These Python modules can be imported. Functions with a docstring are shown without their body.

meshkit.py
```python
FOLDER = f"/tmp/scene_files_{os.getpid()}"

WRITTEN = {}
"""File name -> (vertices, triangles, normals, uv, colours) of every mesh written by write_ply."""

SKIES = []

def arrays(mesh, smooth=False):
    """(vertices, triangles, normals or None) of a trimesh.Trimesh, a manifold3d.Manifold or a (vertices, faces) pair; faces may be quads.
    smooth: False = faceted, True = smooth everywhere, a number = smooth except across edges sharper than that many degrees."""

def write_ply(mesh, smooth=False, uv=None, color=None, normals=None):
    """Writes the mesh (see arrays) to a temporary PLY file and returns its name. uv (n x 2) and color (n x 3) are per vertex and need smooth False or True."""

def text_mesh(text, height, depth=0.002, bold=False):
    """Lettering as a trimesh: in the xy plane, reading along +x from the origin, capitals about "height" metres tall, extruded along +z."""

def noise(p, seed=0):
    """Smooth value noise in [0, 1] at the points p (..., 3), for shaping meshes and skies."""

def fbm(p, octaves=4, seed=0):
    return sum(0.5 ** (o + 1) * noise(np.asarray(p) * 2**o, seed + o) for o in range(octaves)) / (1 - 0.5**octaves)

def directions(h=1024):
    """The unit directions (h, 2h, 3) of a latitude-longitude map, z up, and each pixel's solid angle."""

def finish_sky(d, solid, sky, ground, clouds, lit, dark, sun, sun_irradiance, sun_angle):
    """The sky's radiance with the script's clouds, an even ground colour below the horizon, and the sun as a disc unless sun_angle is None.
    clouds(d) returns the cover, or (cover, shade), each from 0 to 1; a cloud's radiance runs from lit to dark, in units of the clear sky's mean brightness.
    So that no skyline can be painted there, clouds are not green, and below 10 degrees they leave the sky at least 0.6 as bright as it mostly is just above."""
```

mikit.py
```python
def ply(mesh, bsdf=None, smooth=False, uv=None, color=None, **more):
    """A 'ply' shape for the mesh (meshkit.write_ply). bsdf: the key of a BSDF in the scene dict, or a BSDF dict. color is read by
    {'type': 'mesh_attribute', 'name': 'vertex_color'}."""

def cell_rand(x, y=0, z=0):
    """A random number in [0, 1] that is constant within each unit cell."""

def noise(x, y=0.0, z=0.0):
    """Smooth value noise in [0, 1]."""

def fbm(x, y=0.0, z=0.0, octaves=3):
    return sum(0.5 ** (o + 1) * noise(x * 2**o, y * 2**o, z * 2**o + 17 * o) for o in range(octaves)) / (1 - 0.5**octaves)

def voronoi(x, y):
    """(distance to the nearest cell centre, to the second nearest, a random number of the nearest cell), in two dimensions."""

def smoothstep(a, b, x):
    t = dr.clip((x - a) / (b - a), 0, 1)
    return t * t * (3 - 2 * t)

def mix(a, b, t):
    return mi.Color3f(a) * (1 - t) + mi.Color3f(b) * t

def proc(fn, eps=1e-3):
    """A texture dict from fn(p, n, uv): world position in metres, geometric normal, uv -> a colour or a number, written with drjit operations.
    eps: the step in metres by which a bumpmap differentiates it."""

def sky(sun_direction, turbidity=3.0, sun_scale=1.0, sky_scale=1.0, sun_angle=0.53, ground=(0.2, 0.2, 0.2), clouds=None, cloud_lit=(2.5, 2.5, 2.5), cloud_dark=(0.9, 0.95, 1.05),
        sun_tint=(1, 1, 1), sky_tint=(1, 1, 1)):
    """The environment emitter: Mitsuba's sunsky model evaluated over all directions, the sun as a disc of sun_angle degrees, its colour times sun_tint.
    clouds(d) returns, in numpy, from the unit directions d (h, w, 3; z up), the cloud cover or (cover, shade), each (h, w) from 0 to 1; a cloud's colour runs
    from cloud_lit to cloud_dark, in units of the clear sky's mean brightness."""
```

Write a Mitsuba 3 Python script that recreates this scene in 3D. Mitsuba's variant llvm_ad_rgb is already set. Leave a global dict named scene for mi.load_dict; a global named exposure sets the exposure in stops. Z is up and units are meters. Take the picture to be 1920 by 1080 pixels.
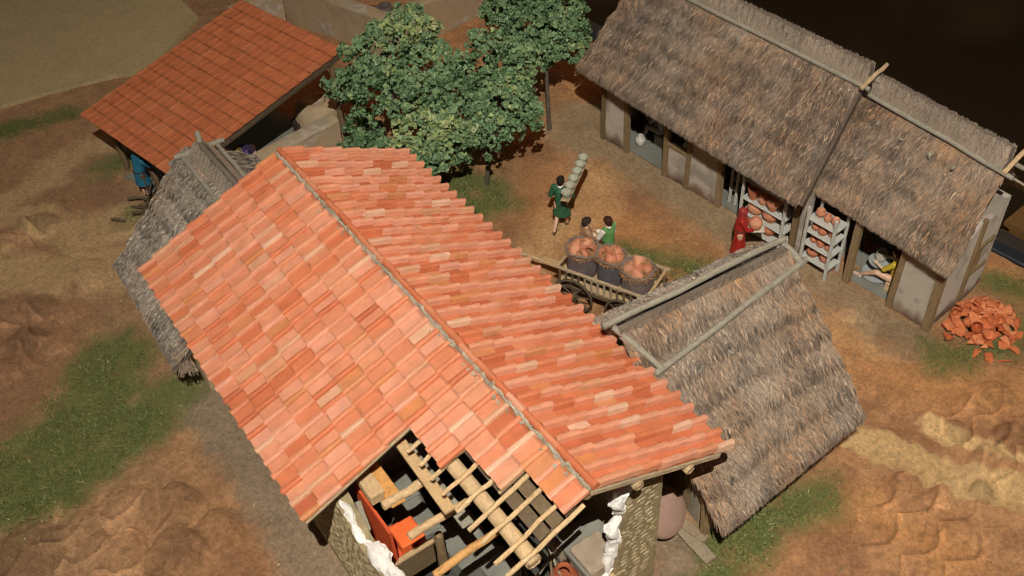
import math, random
import numpy as np, trimesh, manifold3d as m3, mitsuba as mi, drjit as dr, mikit, meshkit
from mikit import proc, noise, fbm, cell_rand, smoothstep, mix
T = mi.ScalarTransform4f
rng = np.random.default_rng(7)
scene, labels = {}, {}

# ------------------------------------------------------------------ camera, lamps, exposure
EYE = np.array([0.0, 0.0, 17.145]); PITCH, ROLL = 0.765, -0.0673
FWD = np.array([0, math.cos(PITCH), -math.sin(PITCH)])
_r, _u = np.array([1.0, 0, 0]), np.array([0, math.sin(PITCH), math.cos(PITCH)])
UP = -math.sin(ROLL) * _r + math.cos(ROLL) * _u
RIGHT = math.cos(ROLL) * _r + math.sin(ROLL) * _u
scene['camera'] = {'type': 'perspective', 'fov': 54.434, 'fov_axis': 'x', 'near_clip': 0.1, 'far_clip': 300.0,
                   'to_world': T().look_at(origin=EYE.tolist(), target=(EYE + FWD).tolist(), up=UP.tolist())}
# the photographer's flash, a little above the lens
FL = EYE - FWD * 11.0 + UP * 6.0 - RIGHT * 0.3
scene['flash'] = {'type': 'spot', 'intensity': {'type': 'rgb', 'value': [3850, 3540, 3000]}, 'cutoff_angle': 62.0, 'beam_width': 12.0,
                  'to_world': T().look_at(origin=FL.tolist(), target=(FL + FWD * 30 + RIGHT * 2.6 - UP * 5.4).tolist(), up=UP.tolist())}
# warm halogen lamp panel of the museum ceiling
scene['ceiling_lamp'] = {'type': 'rectangle', 'to_world': T().look_at(origin=[9, 20, 30], target=[1, 18, 0], up=[0, 1, 0]) @ T().scale([2.5, 2.5, 1]),
                         'emitter': {'type': 'area', 'radiance': {'type': 'rgb', 'value': [8.5, 2.6, 0.5]}}}
labels['ceiling_lamp'] = {'label': 'warm halogen lamp panel on the ceiling above the model', 'category': 'lamp'}
scene['dim_room'] = {'type': 'constant', 'radiance': {'type': 'rgb', 'value': [0.052, 0.040, 0.029]}}
exposure = 0.0

# ------------------------------------------------------------------ helpers
def arr(*a): return np.array(a, float)
def unit(v): v = np.asarray(v, float); return v / max(np.linalg.norm(v), 1e-12)
class Frame:
    """A building's own axes: a along its ridge, b to the right of that, z up."""
    def __init__(s, o, ang):
        s.o = arr(o[0], o[1], 0); s.h = arr(math.sin(ang), math.cos(ang), 0); s.r = arr(math.cos(ang), -math.sin(ang), 0); s.z = arr(0, 0, 1)
    def __call__(s, a, b, z): return s.o + a * s.h + b * s.r + z * s.z
FM = Frame((0.93385, 8.49868), -0.56735)
FB = Frame((9.49712, 15.51344), -0.6589)
FT = Frame((5.32888, 14.48184), -2.06524)

class MB:
    """Collects faces of one mesh, with a (tone, second) pair in uv."""
    def __init__(s): s.v, s.f, s.t, s.n = [], [], [], 0
    def add(s, v, f, tone=0.5, t2=0.0):
        v = np.asarray(v, float); f = np.asarray(f, int)
        if f.shape[1] == 4: f = np.vstack([f[:, [0, 1, 2]], f[:, [0, 2, 3]]])
        s.v.append(v); s.f.append(f + s.n); s.n += len(v)
        tt = np.empty((len(v), 2)); tt[:, 0] = tone; tt[:, 1] = t2; s.t.append(tt); return s
    def box(s, c, x, y, z, bev=0.0, tone=0.5, t2=0.0):
        """x, y, z: half-axis vectors; bev: chamfer in metres"""
        v, f = boxmesh(c, x, y, z, bev); return s.add(v, f, tone, t2)
    def tube(s, pts, rad, n=8, tone=0.5, t2=0.0, caps=True, wob=0.0):
        v, f = tubemesh(pts, rad, n, caps, wob); return s.add(v, f, tone, t2)
    def hull(s, pts, tone=0.5, t2=0.0):
        v, f = hullmesh(pts); return s.add(v, f, tone, t2)
    def shape(s, bsdf, smooth=False):
        v, f, t = np.vstack(s.v), np.vstack(s.f), np.vstack(s.t)
        return mikit.ply(trimesh.Trimesh(v, f, process=False), bsdf, smooth=smooth, uv=t)

_sg = np.array([[x, y, z] for x in (-1, 1) for y in (-1, 1) for z in (-1, 1)], float)
_bf = np.array([[0, 1, 3, 2], [4, 6, 7, 5], [0, 4, 5, 1], [2, 3, 7, 6], [0, 2, 6, 4], [1, 5, 7, 3]])
def boxmesh(c, x, y, z, bev=0.0):
    A = np.array([x, y, z], float)
    if bev <= 0: return np.asarray(c) + _sg @ A, _bf
    L = np.linalg.norm(A, axis=1); U = A / L[:, None]
    k = [max(l - bev, l * 0.3) for l in L]
    P = []
    for s in _sg:
        for ax in range(3):
            q = [k[0], k[1], k[2]]; q[ax] = L[ax]; P.append((s * q) @ U)
    return hullmesh(np.asarray(c) + np.array(P))
def hullmesh(pts):
    h = m3.Manifold.hull_points(np.asarray(pts, float)).to_mesh()
    return np.array(h.vert_properties[:, :3], float), np.array(h.tri_verts)
def tubemesh(pts, rad, n=8, caps=True, wob=0.0):
    P = np.asarray(pts, float); R = np.broadcast_to(np.asarray(rad, float), (len(P),))
    Tn = np.gradient(P, axis=0); Tn /= np.linalg.norm(Tn, axis=1, keepdims=True) + 1e-12
    ref = arr(0, 0, 1) if abs(Tn[0, 2]) < 0.9 else arr(1, 0, 0)
    ang = np.arange(n) * 2 * np.pi / n; V = []
    for i in range(len(P)):
        x = unit(np.cross(ref, Tn[i])); y = np.cross(Tn[i], x)
        w = 1 + wob * (rng.random(n) - 0.5) if wob else np.ones(n)
        V.append(P[i] + R[i] * (w * np.cos(ang))[:, None] * x + R[i] * (w * np.sin(ang))[:, None] * y)
    V = np.vstack(V); F = []
    for i in range(len(P) - 1):
        for j in range(n):
            k = (j + 1) % n; F.append([i * n + j, i * n + k, (i + 1) * n + k, (i + 1) * n + j])
    F = np.array(F); F = np.vstack([F[:, [0, 1, 2]], F[:, [0, 2, 3]]])
    if caps:
        m = len(V); V = np.vstack([V, P[0], P[-1]]); j = np.arange(n); k = (j + 1) % n; e = (len(P) - 1) * n
        F = np.vstack([F, np.stack([j * 0 + m, k, j], 1), np.stack([j * 0 + m + 1, e + j, e + k], 1)])
    return V, F
def lathe(profile, n=20, origin=(0, 0, 0), R=None):
    """profile: (radius, z) from the outer foot over the rim to the inner floor"""
    p = np.asarray(profile, float); ang = np.arange(n) * 2 * np.pi / n
    V = np.stack([p[:, None, 0] * np.cos(ang), p[:, None, 0] * np.sin(ang), np.broadcast_to(p[:, None, 1], (len(p), n))], -1).reshape(-1, 3)
    F = []
    for i in range(len(p) - 1):
        for j in range(n):
            k = (j + 1) % n; F.append([i * n + j, i * n + k, (i + 1) * n + k, (i + 1) * n + j])
    F = np.array(F); F = np.vstack([F[:, [0, 1, 2]], F[:, [0, 2, 3]]])
    if R is not None: V = V @ np.asarray(R).T
    return V + np.asarray(origin, float), F
def rotz(a): c, s = math.cos(a), math.sin(a); return np.array([[c, -s, 0], [s, c, 0], [0, 0, 1.0]])
def numbered(key):
    if key not in scene and key not in USED: USED.add(key); return key
    k = 1
    while f'{key}_{k:03d}' in scene or f'{key}_{k:03d}' in USED: k += 1
    USED.add(f'{key}_{k:03d}'); return f'{key}_{k:03d}'
USED = set()
def thing(name, label, cat, group=None):
    k = numbered(name); labels[k] = {'label': label, 'category': cat}
    if group: labels[k]['group'] = group
    return k
def part(parent, name, mb, bsdf, smooth=False, label=None, kind=None):
    k = numbered(parent + '__' + name if parent else name)
    scene[k] = mb.shape(bsdf, smooth) if isinstance(mb, MB) else mb
    if label or kind: labels[k] = {a: b for a, b in (('label', label), ('kind', kind)) if b}
    return k
def struct(name, mb, bsdf, smooth=False):
    k = part(None, name, mb, bsdf, smooth); labels[k] = {'kind': 'structure'}; return k

# ------------------------------------------------------------------ materials
def ramp(t, stops):
    c = mi.Color3f(*stops[0][1])
    for (a, ca), (b, cb) in zip(stops, stops[1:]):
        w = dr.clip((t - a) / (b - a), 0, 1); c = c * (1 - w) + mi.Color3f(*cb) * w
    return c
def mat(name, fn, rough=0.85, spec=0.25, bump=None, bscale=0.01, eps=2e-3, **kw):
    d = {'type': 'principled', 'base_color': proc(fn) if callable(fn) else {'type': 'rgb', 'value': list(fn)}, 'roughness': rough, 'specular': spec, **kw}
    if bump: d = {'type': 'bumpmap', 'nested_texture': proc(bump, eps), 'scale': bscale, 'nested_bsdf': d}
    scene[name] = {'type': 'twosided', 'nested': d}
def tile_fn(p, n, uv):
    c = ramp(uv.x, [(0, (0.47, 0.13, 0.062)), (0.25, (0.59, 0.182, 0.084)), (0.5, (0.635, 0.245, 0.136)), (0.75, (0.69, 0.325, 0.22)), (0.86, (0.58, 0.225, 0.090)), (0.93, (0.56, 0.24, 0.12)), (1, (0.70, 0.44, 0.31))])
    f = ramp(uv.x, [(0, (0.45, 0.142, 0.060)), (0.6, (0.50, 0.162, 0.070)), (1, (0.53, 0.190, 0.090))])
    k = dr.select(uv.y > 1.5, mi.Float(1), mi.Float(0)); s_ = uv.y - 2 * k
    c = (c * (1 - k) + f * k) * (1 - (0.24 - 0.16 * k) * smoothstep(0.155, 0.11, s_))  # shade under the lip of the course above, put into the colour
    d = fbm(p.x * 5, p.y * 5, p.z * 5, 4); s = noise(p.x * 46, p.y * 46, p.z * 46)
    return c * (0.74 + 0.32 * d + 0.07 * s)
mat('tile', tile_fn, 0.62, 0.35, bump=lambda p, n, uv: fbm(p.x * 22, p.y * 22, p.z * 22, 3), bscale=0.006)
mat('mortar', lambda p, n, uv: mix((0.24, 0.21, 0.15), (0.50, 0.45, 0.36), fbm(p.x * 9, p.y * 9, p.z * 9, 3)), 0.9, 0.2)
def wood_fn(p, n, uv):
    c = ramp(uv.x, [(0, (0.05, 0.038, 0.028)), (0.25, (0.13, 0.095, 0.06)), (0.36, (0.20, 0.14, 0.075)), (0.45, (0.29, 0.205, 0.115)), (0.5, (0.29, 0.26, 0.20)), (0.6, (0.30, 0.29, 0.24)), (0.8, (0.52, 0.35, 0.18)), (0.9, (0.58, 0.42, 0.245)), (1, (0.60, 0.28, 0.07))])
    g = noise(p.x * 30, p.y * 30, p.z * 9) * 0.5 + fbm(p.x * 7, p.y * 7, p.z * 4, 3) * 0.5
    return c * (0.66 + 0.62 * g)
mat('wood', wood_fn, 0.75, 0.25, bump=lambda p, n, uv: noise(p.x * 40, p.y * 40, p.z * 12), bscale=0.006)
def thatch_fn(p, n, uv):
    c = ramp(uv.x, [(0, (0.085, 0.060, 0.043)), (0.3, (0.205, 0.142, 0.100)), (0.55, (0.325, 0.222, 0.148)), (0.75, (0.43, 0.262, 0.140)), (0.88, (0.46, 0.205, 0.080)), (1, (0.54, 0.40, 0.27))])
    g = ramp(uv.x, [(0, (0.085, 0.076, 0.068)), (0.5, (0.285, 0.250, 0.215)), (0.85, (0.41, 0.355, 0.30)), (1, (0.50, 0.43, 0.35))])
    w = dr.clip(uv.y, 0, 1)
    return (c * (1 - w) + g * w) * (0.78 + 0.4 * noise(p.x * 1.7, p.y * 1.7, p.z * 1.7))
mat('thatch', thatch_fn, 0.8, 0.2)
mat('plaster', lambda p, n, uv: ramp(uv.x, [(0, (0.36, 0.28, 0.20)), (0.5, (0.50, 0.46, 0.41)), (1, (0.86, 0.85, 0.83))]) * (0.62 + 0.62 * fbm(p.x * 5, p.y * 5, p.z * 5, 4)), 0.85, 0.2,
    bump=lambda p, n, uv: fbm(p.x * 12, p.y * 12, p.z * 12, 4), bscale=0.03)
def yardwall_fn(p, n, uv):
    c = mix((0.36, 0.27, 0.17), (0.46, 0.36, 0.24), fbm(p.x * 3, p.y * 3, p.z * 3, 4))
    k = smoothstep(0.56, 0.70, fbm(p.x * 0.9 + 3.1, p.y * 0.9, p.z * 1.3, 4))
    v = smoothstep(0.50, 0.62, fbm(p.x * 6, p.y * 6, p.z * 6, 2)) * k
    return mix(mix(c, (0.36, 0.31, 0.24), k * 0.8), (0.52, 0.47, 0.40), v * 0.6)
mat('yardwall', yardwall_fn, 0.9, 0.15, bump=lambda p, n, uv: fbm(p.x * 8, p.y * 8, p.z * 8, 4), bscale=0.03)
def brick_h(p, n, uv):
    u = (p.x * FB.h[0] + p.y * FB.h[1]) + 0.0; w = (p.x * FB.r[0] + p.y * FB.r[1])
    q = (u + w) / 0.15; r = p.z / 0.06
    j = fbm(p.x * 3, p.y * 3, p.z * 3, 3) * 0.7
    row = dr.floor(r + j); fx = q + 0.5 * (row - 2 * dr.floor(row / 2)); 
    ey = (r + j) - row; ex = fx - dr.floor(fx)
    m = smoothstep(0.0, 0.22, ey) * smoothstep(1.0, 0.78, ey) * smoothstep(0.0, 0.10, ex) * smoothstep(1.0, 0.90, ex)
    return m * (0.6 + 0.4 * cell_rand(dr.floor(fx), row))
mat('whitebrick', lambda p, n, uv: mix((0.38, 0.33, 0.28), (0.54, 0.485, 0.42), brick_h(p, n, uv) * 0.55 + 0.45 * fbm(p.x * 4, p.y * 4, p.z * 4, 3)) * (1 - 0.30 * smoothstep(0.50, 0.68, fbm(p.x * 2.3, p.y * 2.3, p.z * 1.5 + 4, 4))) * mix((1, 1, 1), (0.42, 0.30, 0.24), smoothstep(0.42, 0.05, p.z + 0.45 * fbm(p.x * 5, p.y * 5, p.z * 2, 3) - 0.22)), 0.85, 0.2,
    bump=brick_h, bscale=0.018, eps=6e-3)
mat('stone', lambda p, n, uv: ramp(uv.x, [(0, (0.17, 0.14, 0.085)), (0.35, (0.31, 0.255, 0.15)), (0.7, (0.40, 0.34, 0.22)), (0.9, (0.46, 0.35, 0.16)), (1, (0.50, 0.45, 0.34))]) * (0.6 + 0.75 * fbm(p.x * 11, p.y * 11, p.z * 11, 4)), 0.85, 0.25,
    bump=lambda p, n, uv: fbm(p.x * 16, p.y * 16, p.z * 16, 4), bscale=0.018)
mat('terracotta', lambda p, n, uv: ramp(uv.x, [(0, (0.42, 0.12, 0.055)), (0.5, (0.52, 0.20, 0.11)), (1, (0.60, 0.29, 0.18))]) * (0.82 + 0.34 * fbm(p.x * 7, p.y * 7, p.z * 7, 3)), 0.6, 0.3)
mat('greyfloor', lambda p, n, uv: mix((0.165, 0.170, 0.150), (0.255, 0.258, 0.23), fbm(p.x * 2.5, p.y * 2.5, p.z * 2, 4)), 0.7, 0.3)
mat('shadedfloor', lambda p, n, uv: mix((0.045, 0.045, 0.042), (0.085, 0.085, 0.078), fbm(p.x * 2.5, p.y * 2.5, p.z * 2, 4)), 0.8, 0.2)  # floor colour darkened to stand for the shadow inside the room
mat('leaf', lambda p, n, uv: ramp(uv.x, [(0, (0.045, 0.100, 0.040)), (0.4, (0.135, 0.238, 0.118)), (0.7, (0.205, 0.315, 0.165)), (0.88, (0.29, 0.36, 0.14)), (1, (0.36, 0.42, 0.22))]) * (0.7 + 0.6 * noise(p.x * 14, p.y * 14, p.z * 14)), 0.6, 0.3)
mat('bark', lambda p, n, uv: mix((0.055, 0.045, 0.035), (0.15, 0.125, 0.10), fbm(p.x * 14, p.y * 14, p.z * 4, 3)), 0.9, 0.2)
mat('blade', lambda p, n, uv: ramp(uv.x, [(0, (0.050, 0.075, 0.024)), (0.5, (0.130, 0.170, 0.052)), (0.8, (0.215, 0.225, 0.080)), (0.95, (0.22, 0.18, 0.07)), (1, (0.50, 0.45, 0.28))]), 0.7, 0.2)
mat('sacking', lambda p, n, uv: ramp(uv.x, [(0, (0.10, 0.095, 0.11)), (0.5, (0.16, 0.125, 0.125)), (1, (0.22, 0.17, 0.14))]) * (0.7 + 0.6 * fbm(p.x * 9, p.y * 9, p.z * 9, 3)), 0.9, 0.1)
PAINTS = {}
def paint(c, rough=0.5, spec=0.4):
    k = 'paint_' + '_'.join(f'{int(x * 1000):03d}' for x in c)
    if k not in PAINTS:
        PAINTS[k] = 1; mat(k, c, rough, spec)
    return k

# ------------------------------------------------------------------ the ground
def chain(pts, r): return [(*a, *b, r) for a, b in zip(pts, pts[1:])] if len(pts) > 1 else [(*pts[0], *pts[0], r)]
SAND = chain([(6.2, 13.0), (6.9, 12.65), (7.43, 12.31), (8.14, 11.78), (8.84, 11.33), (10.2, 10.5), (13, 9)], 0.42) + chain([(8.48, 12.78), (9.1, 12.31), (9.8, 11.84), (12, 10.9)], 0.2)
YARD = chain([(2.5, 22.2), (2.3, 21.0), (1.7, 20.4), (1.0, 19.4), (0.1, 18.6), (-1, 17.6)], 0.55) + chain([(2.73, 22.0), (2.4, 20.9)], 0.5) + chain([(7.6, 15.6), (7.9, 15.1)], .25)
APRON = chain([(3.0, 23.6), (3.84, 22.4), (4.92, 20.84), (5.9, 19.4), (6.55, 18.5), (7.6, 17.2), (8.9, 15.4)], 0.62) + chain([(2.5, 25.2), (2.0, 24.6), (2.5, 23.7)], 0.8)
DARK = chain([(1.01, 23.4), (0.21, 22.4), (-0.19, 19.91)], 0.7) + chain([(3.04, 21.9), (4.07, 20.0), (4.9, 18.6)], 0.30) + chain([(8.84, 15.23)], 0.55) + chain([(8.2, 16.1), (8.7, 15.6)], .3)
PATHL = chain([(-10.8, 25.6), (-12.06, 25.5), (-12.89, 24.5), (-13.64, 23.3), (-14.6, 22.0), (-17, 20)], 0.5) + chain([(-15, 22.2), (-13.27, 22.0), (-11.48, 21.0), (-10.6, 21.5)], 0.75) + chain([(-17, 19.6), (-13.31, 19.7), (-11.94, 19.6), (-10.3, 19.7)], 0.85)
BROWNL = chain([(-13.0, 18.3), (-11.97, 17.4), (-11.79, 16.2), (-12.2, 15.0), (-14, 14.6)], 1.3) + chain([(-11.12, 19.44)], 0.6) + chain([(-14.0, 21.0)], .5) + chain([(-12.95, 21.9)], .4) + chain([(-12.9, 23.0), (-12.2, 22.6), (-11.2, 22.9)], .45)
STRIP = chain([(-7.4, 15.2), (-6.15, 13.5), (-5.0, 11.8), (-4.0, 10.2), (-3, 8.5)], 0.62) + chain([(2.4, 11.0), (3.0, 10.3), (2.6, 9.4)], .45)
GRASS = (chain([(-9.5, 16.5), (-9.5, 15.7), (-10.03, 14.2), (-10.92, 13.27), (-11.4, 12.3), (-14, 11.4)], 0.95) + chain([(-7.95, 15.0), (-8.61, 14.1), (-9.71, 12.72), (-11, 12.1)], 0.7)
         + chain([(-9.2, 14.6)], .6) + chain([(-18, 25.4), (-15.51, 26.3), (-14.61, 26.7), (-13.57, 27.2)], 0.38) + chain([(-11.81, 24.11), (-11.1, 24.5), (-10.4, 24.6)], 0.32) + chain([(-1.14, 22.5), (-0.55, 22.0), (-0.2, 21.3)], 0.55)
         + chain([(-1.5, 22.6), (-0.8, 20.9)], 0.45) + chain([(3.0, 18.8), (3.82, 18.45), (4.6, 18.1)], 0.42) + chain([(9.37, 14.66), (9.99, 14.75), (11.09, 15.05), (12, 15.3)], 0.38)
         + chain([(11.5, 17.0), (12.6, 16.5)], 0.32) + chain([(3.5, 10.2), (4.0, 10.55), (4.88, 10.95), (5.95, 11.25)], 0.45) + chain([(3.1, 9.3), (4.2, 10.1), (4.6, 10.6)], 0.42) + chain([(-10.3, 21.7), (-9.9, 21.8)], 0.22)
         + chain([(-3.6, 24.2), (-2.6, 23.2)], .5))
SOFT = 0.32
ORANGE = chain([(-0.3, 21.2), (0.6, 20.6)], .7) + chain([(2.6, 20.2), (3.4, 19.6), (4.6, 18.9)], .75) + chain([(1.4, 24.9), (2.4, 25.6)], .7) + chain([(.8, 22.6), (.3, 21.4)], .5) + chain([(7.3, 15.2), (8.2, 14.3), (9.4, 13.7), (11.5, 13.4)], .55) + chain([(6.6, 10.9), (8.2, 9.6)], .5) + chain([(11.4, 17.6), (12.2, 16.9)], .4)
def seg_np(P, segs, warp):
    m = np.zeros(len(P))
    for x0, y0, x1, y1, r in segs:
        d = np.array([x1 - x0, y1 - y0]); L = d @ d
        t = np.clip(((P - (x0, y0)) @ d) / L, 0, 1) if L > 0 else np.zeros(len(P))
        q = np.hypot(P[:, 0] - x0 - t * d[0], P[:, 1] - y0 - t * d[1]) + warp
        m = np.maximum(m, np.clip((r + SOFT - q) / (2 * SOFT), 0, 1))
    return m
def seg_dr(p, segs, warp, soft=SOFT):
    m = mi.Float(0)
    for x0, y0, x1, y1, r in segs:
        dx, dy = x1 - x0, y1 - y0; L = dx * dx + dy * dy
        t = dr.clip(((p.x - x0) * dx + (p.y - y0) * dy) / L, 0, 1) if L > 0 else mi.Float(0)
        q = dr.sqrt(dr.square(p.x - x0 - t * dx) + dr.square(p.y - y0 - t * dy)) + warp
        m = dr.maximum(m, dr.clip((r + soft - q) / (2 * soft), 0, 1))
    return m
def soil_fn(p, n, uv):
    big = fbm(p.x * 0.55, p.y * 0.55, 0.3, 4); mid = fbm(p.x * 2.6, p.y * 2.6, 5.0, 4); fine = noise(p.x * 17, p.y * 17, 2.0); gr = noise(p.x * 48, p.y * 48, 2.0)
    warp = (fbm(p.x * 1.7, p.y * 1.7, 8.0, 4) - 0.5) * 1.0
    warp2 = (fbm(p.x * 3.1, p.y * 3.1, 1.0, 3) - 0.5) * 0.5
    c = mix((0.29, 0.150, 0.078), (0.43, 0.235, 0.118), smoothstep(0.3, 0.7, big * 0.5 + mid * 0.5))
    left = smoothstep(-5.5, -9.5, p.x)
    c = mix(c, mi.Color3f(0.30, 0.180, 0.100) * (0.8 + 0.5 * mid), left)
    c = mix(c, mix((0.40, 0.195, 0.082), (0.52, 0.275, 0.120), mid), seg_dr(p, ORANGE, warp, 0.5) * 0.85)
    c = mix(c, (0.265, 0.150, 0.085), seg_dr(p, BROWNL, warp, .22) * 0.9)
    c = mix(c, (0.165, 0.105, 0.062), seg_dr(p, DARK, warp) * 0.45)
    c = mix(c, mix((0.46, 0.30, 0.145), (0.56, 0.39, 0.20), mid), seg_dr(p, SAND, warp2 + (fine - .5) * .12, 0.06))
    c = mix(c, mix((0.46, 0.27, 0.125), (0.57, 0.37, 0.185), mid), seg_dr(p, YARD, warp2 + warp * .5, 0.45) * 0.8)
    c = mix(c, mix((0.38, 0.255, 0.135), (0.47, 0.33, 0.18), mid), seg_dr(p, PATHL, warp, 0.25) * 0.9)
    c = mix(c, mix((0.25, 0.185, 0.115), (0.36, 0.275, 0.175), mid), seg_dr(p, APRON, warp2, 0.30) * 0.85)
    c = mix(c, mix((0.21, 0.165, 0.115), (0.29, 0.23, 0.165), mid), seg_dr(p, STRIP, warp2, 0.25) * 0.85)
    for q in PLOTS:
        w = dr.clip(1.6 * (1 - dr.sqrt(dr.square(p.x - q[0]) + dr.square(p.y - q[1])) / q[2]), 0, 1); fr = furrow(p.x + warp2 * .12, p.y, q, dr.sin, dr.floor, dr.abs)
        c = c * (1 + w * (0.34 * smoothstep(0.55, 0.98, fr) - 0.24 * smoothstep(0.30, 0.0, fr)))  # paler crests, darker furrow bottoms
    wob = (noise(p.x * 3.0, p.y * 3.0, 4.0) - 0.5) * 0.25
    for i_, (x_, y_, r_, a_) in enumerate(LUMPS):  # dug earth: every clod has its own tone and a paler lip
        d_ = dr.sqrt(dr.square(p.x - x_) + dr.square(p.y - y_)) / r_ + wob
        c = dr.select(d_ < 1.0, c * (0.74 + 0.42 * ((i_ * 2) % 5) / 4.0) * (1 + 0.14 * smoothstep(0.90, 0.97, d_)), c)
    g = seg_dr(p, GRASS, warp, SOFT)
    c = mix(c, mix((0.110, 0.130, 0.042), (0.165, 0.165, 0.062), mid), g * (0.74 + 0.26 * smoothstep(0.25, 0.6, fine)))
    c = c * (0.62 + 0.36 * fine + 0.40 * gr)
    return c
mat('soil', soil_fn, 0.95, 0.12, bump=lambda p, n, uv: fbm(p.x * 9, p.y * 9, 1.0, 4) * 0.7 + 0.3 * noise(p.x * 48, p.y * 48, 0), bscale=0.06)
LUMPS = [(x, y, r, .16 + .30 * r) for x, y, r in ((-9.91, 11.05, .73), (-9.03, 11.35, .66), (-8.08, 11.9, .66), (-7.21, 11.96, .59), (-8.18, 10.74, .7), (-6.98, 10.77, .63), (-6.22, 11.32, .52), (-9.65, 12.03, .49), (-10.59, 11.84, .56), (-13.59, 21.29, .74), (-12.89, 21.67, .57), (-11.05, 19.44, .68), (-12.55, 18.02, .45), (-11.91, 18.34, .48), (-11.16, 18.08, .44), (-11.88, 17.14, .51), (-12.06, 16.29, .5), (-11.02, 16.88, .4), (10.33, 13.43, .36), (9.75, 13.18, .33), (10.18, 12.22, .45), (9.43, 11.71, .34), (8.66, 12.79, .31), (9.07, 12.52, .27), (9.78, 11.25, .43), (9.04, 10.99, .26), (7.69, 11.42, .28), (8.19, 11.0, .26), (8.84, 15.23, .6), (8.0, 16.35, .5))]
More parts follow.
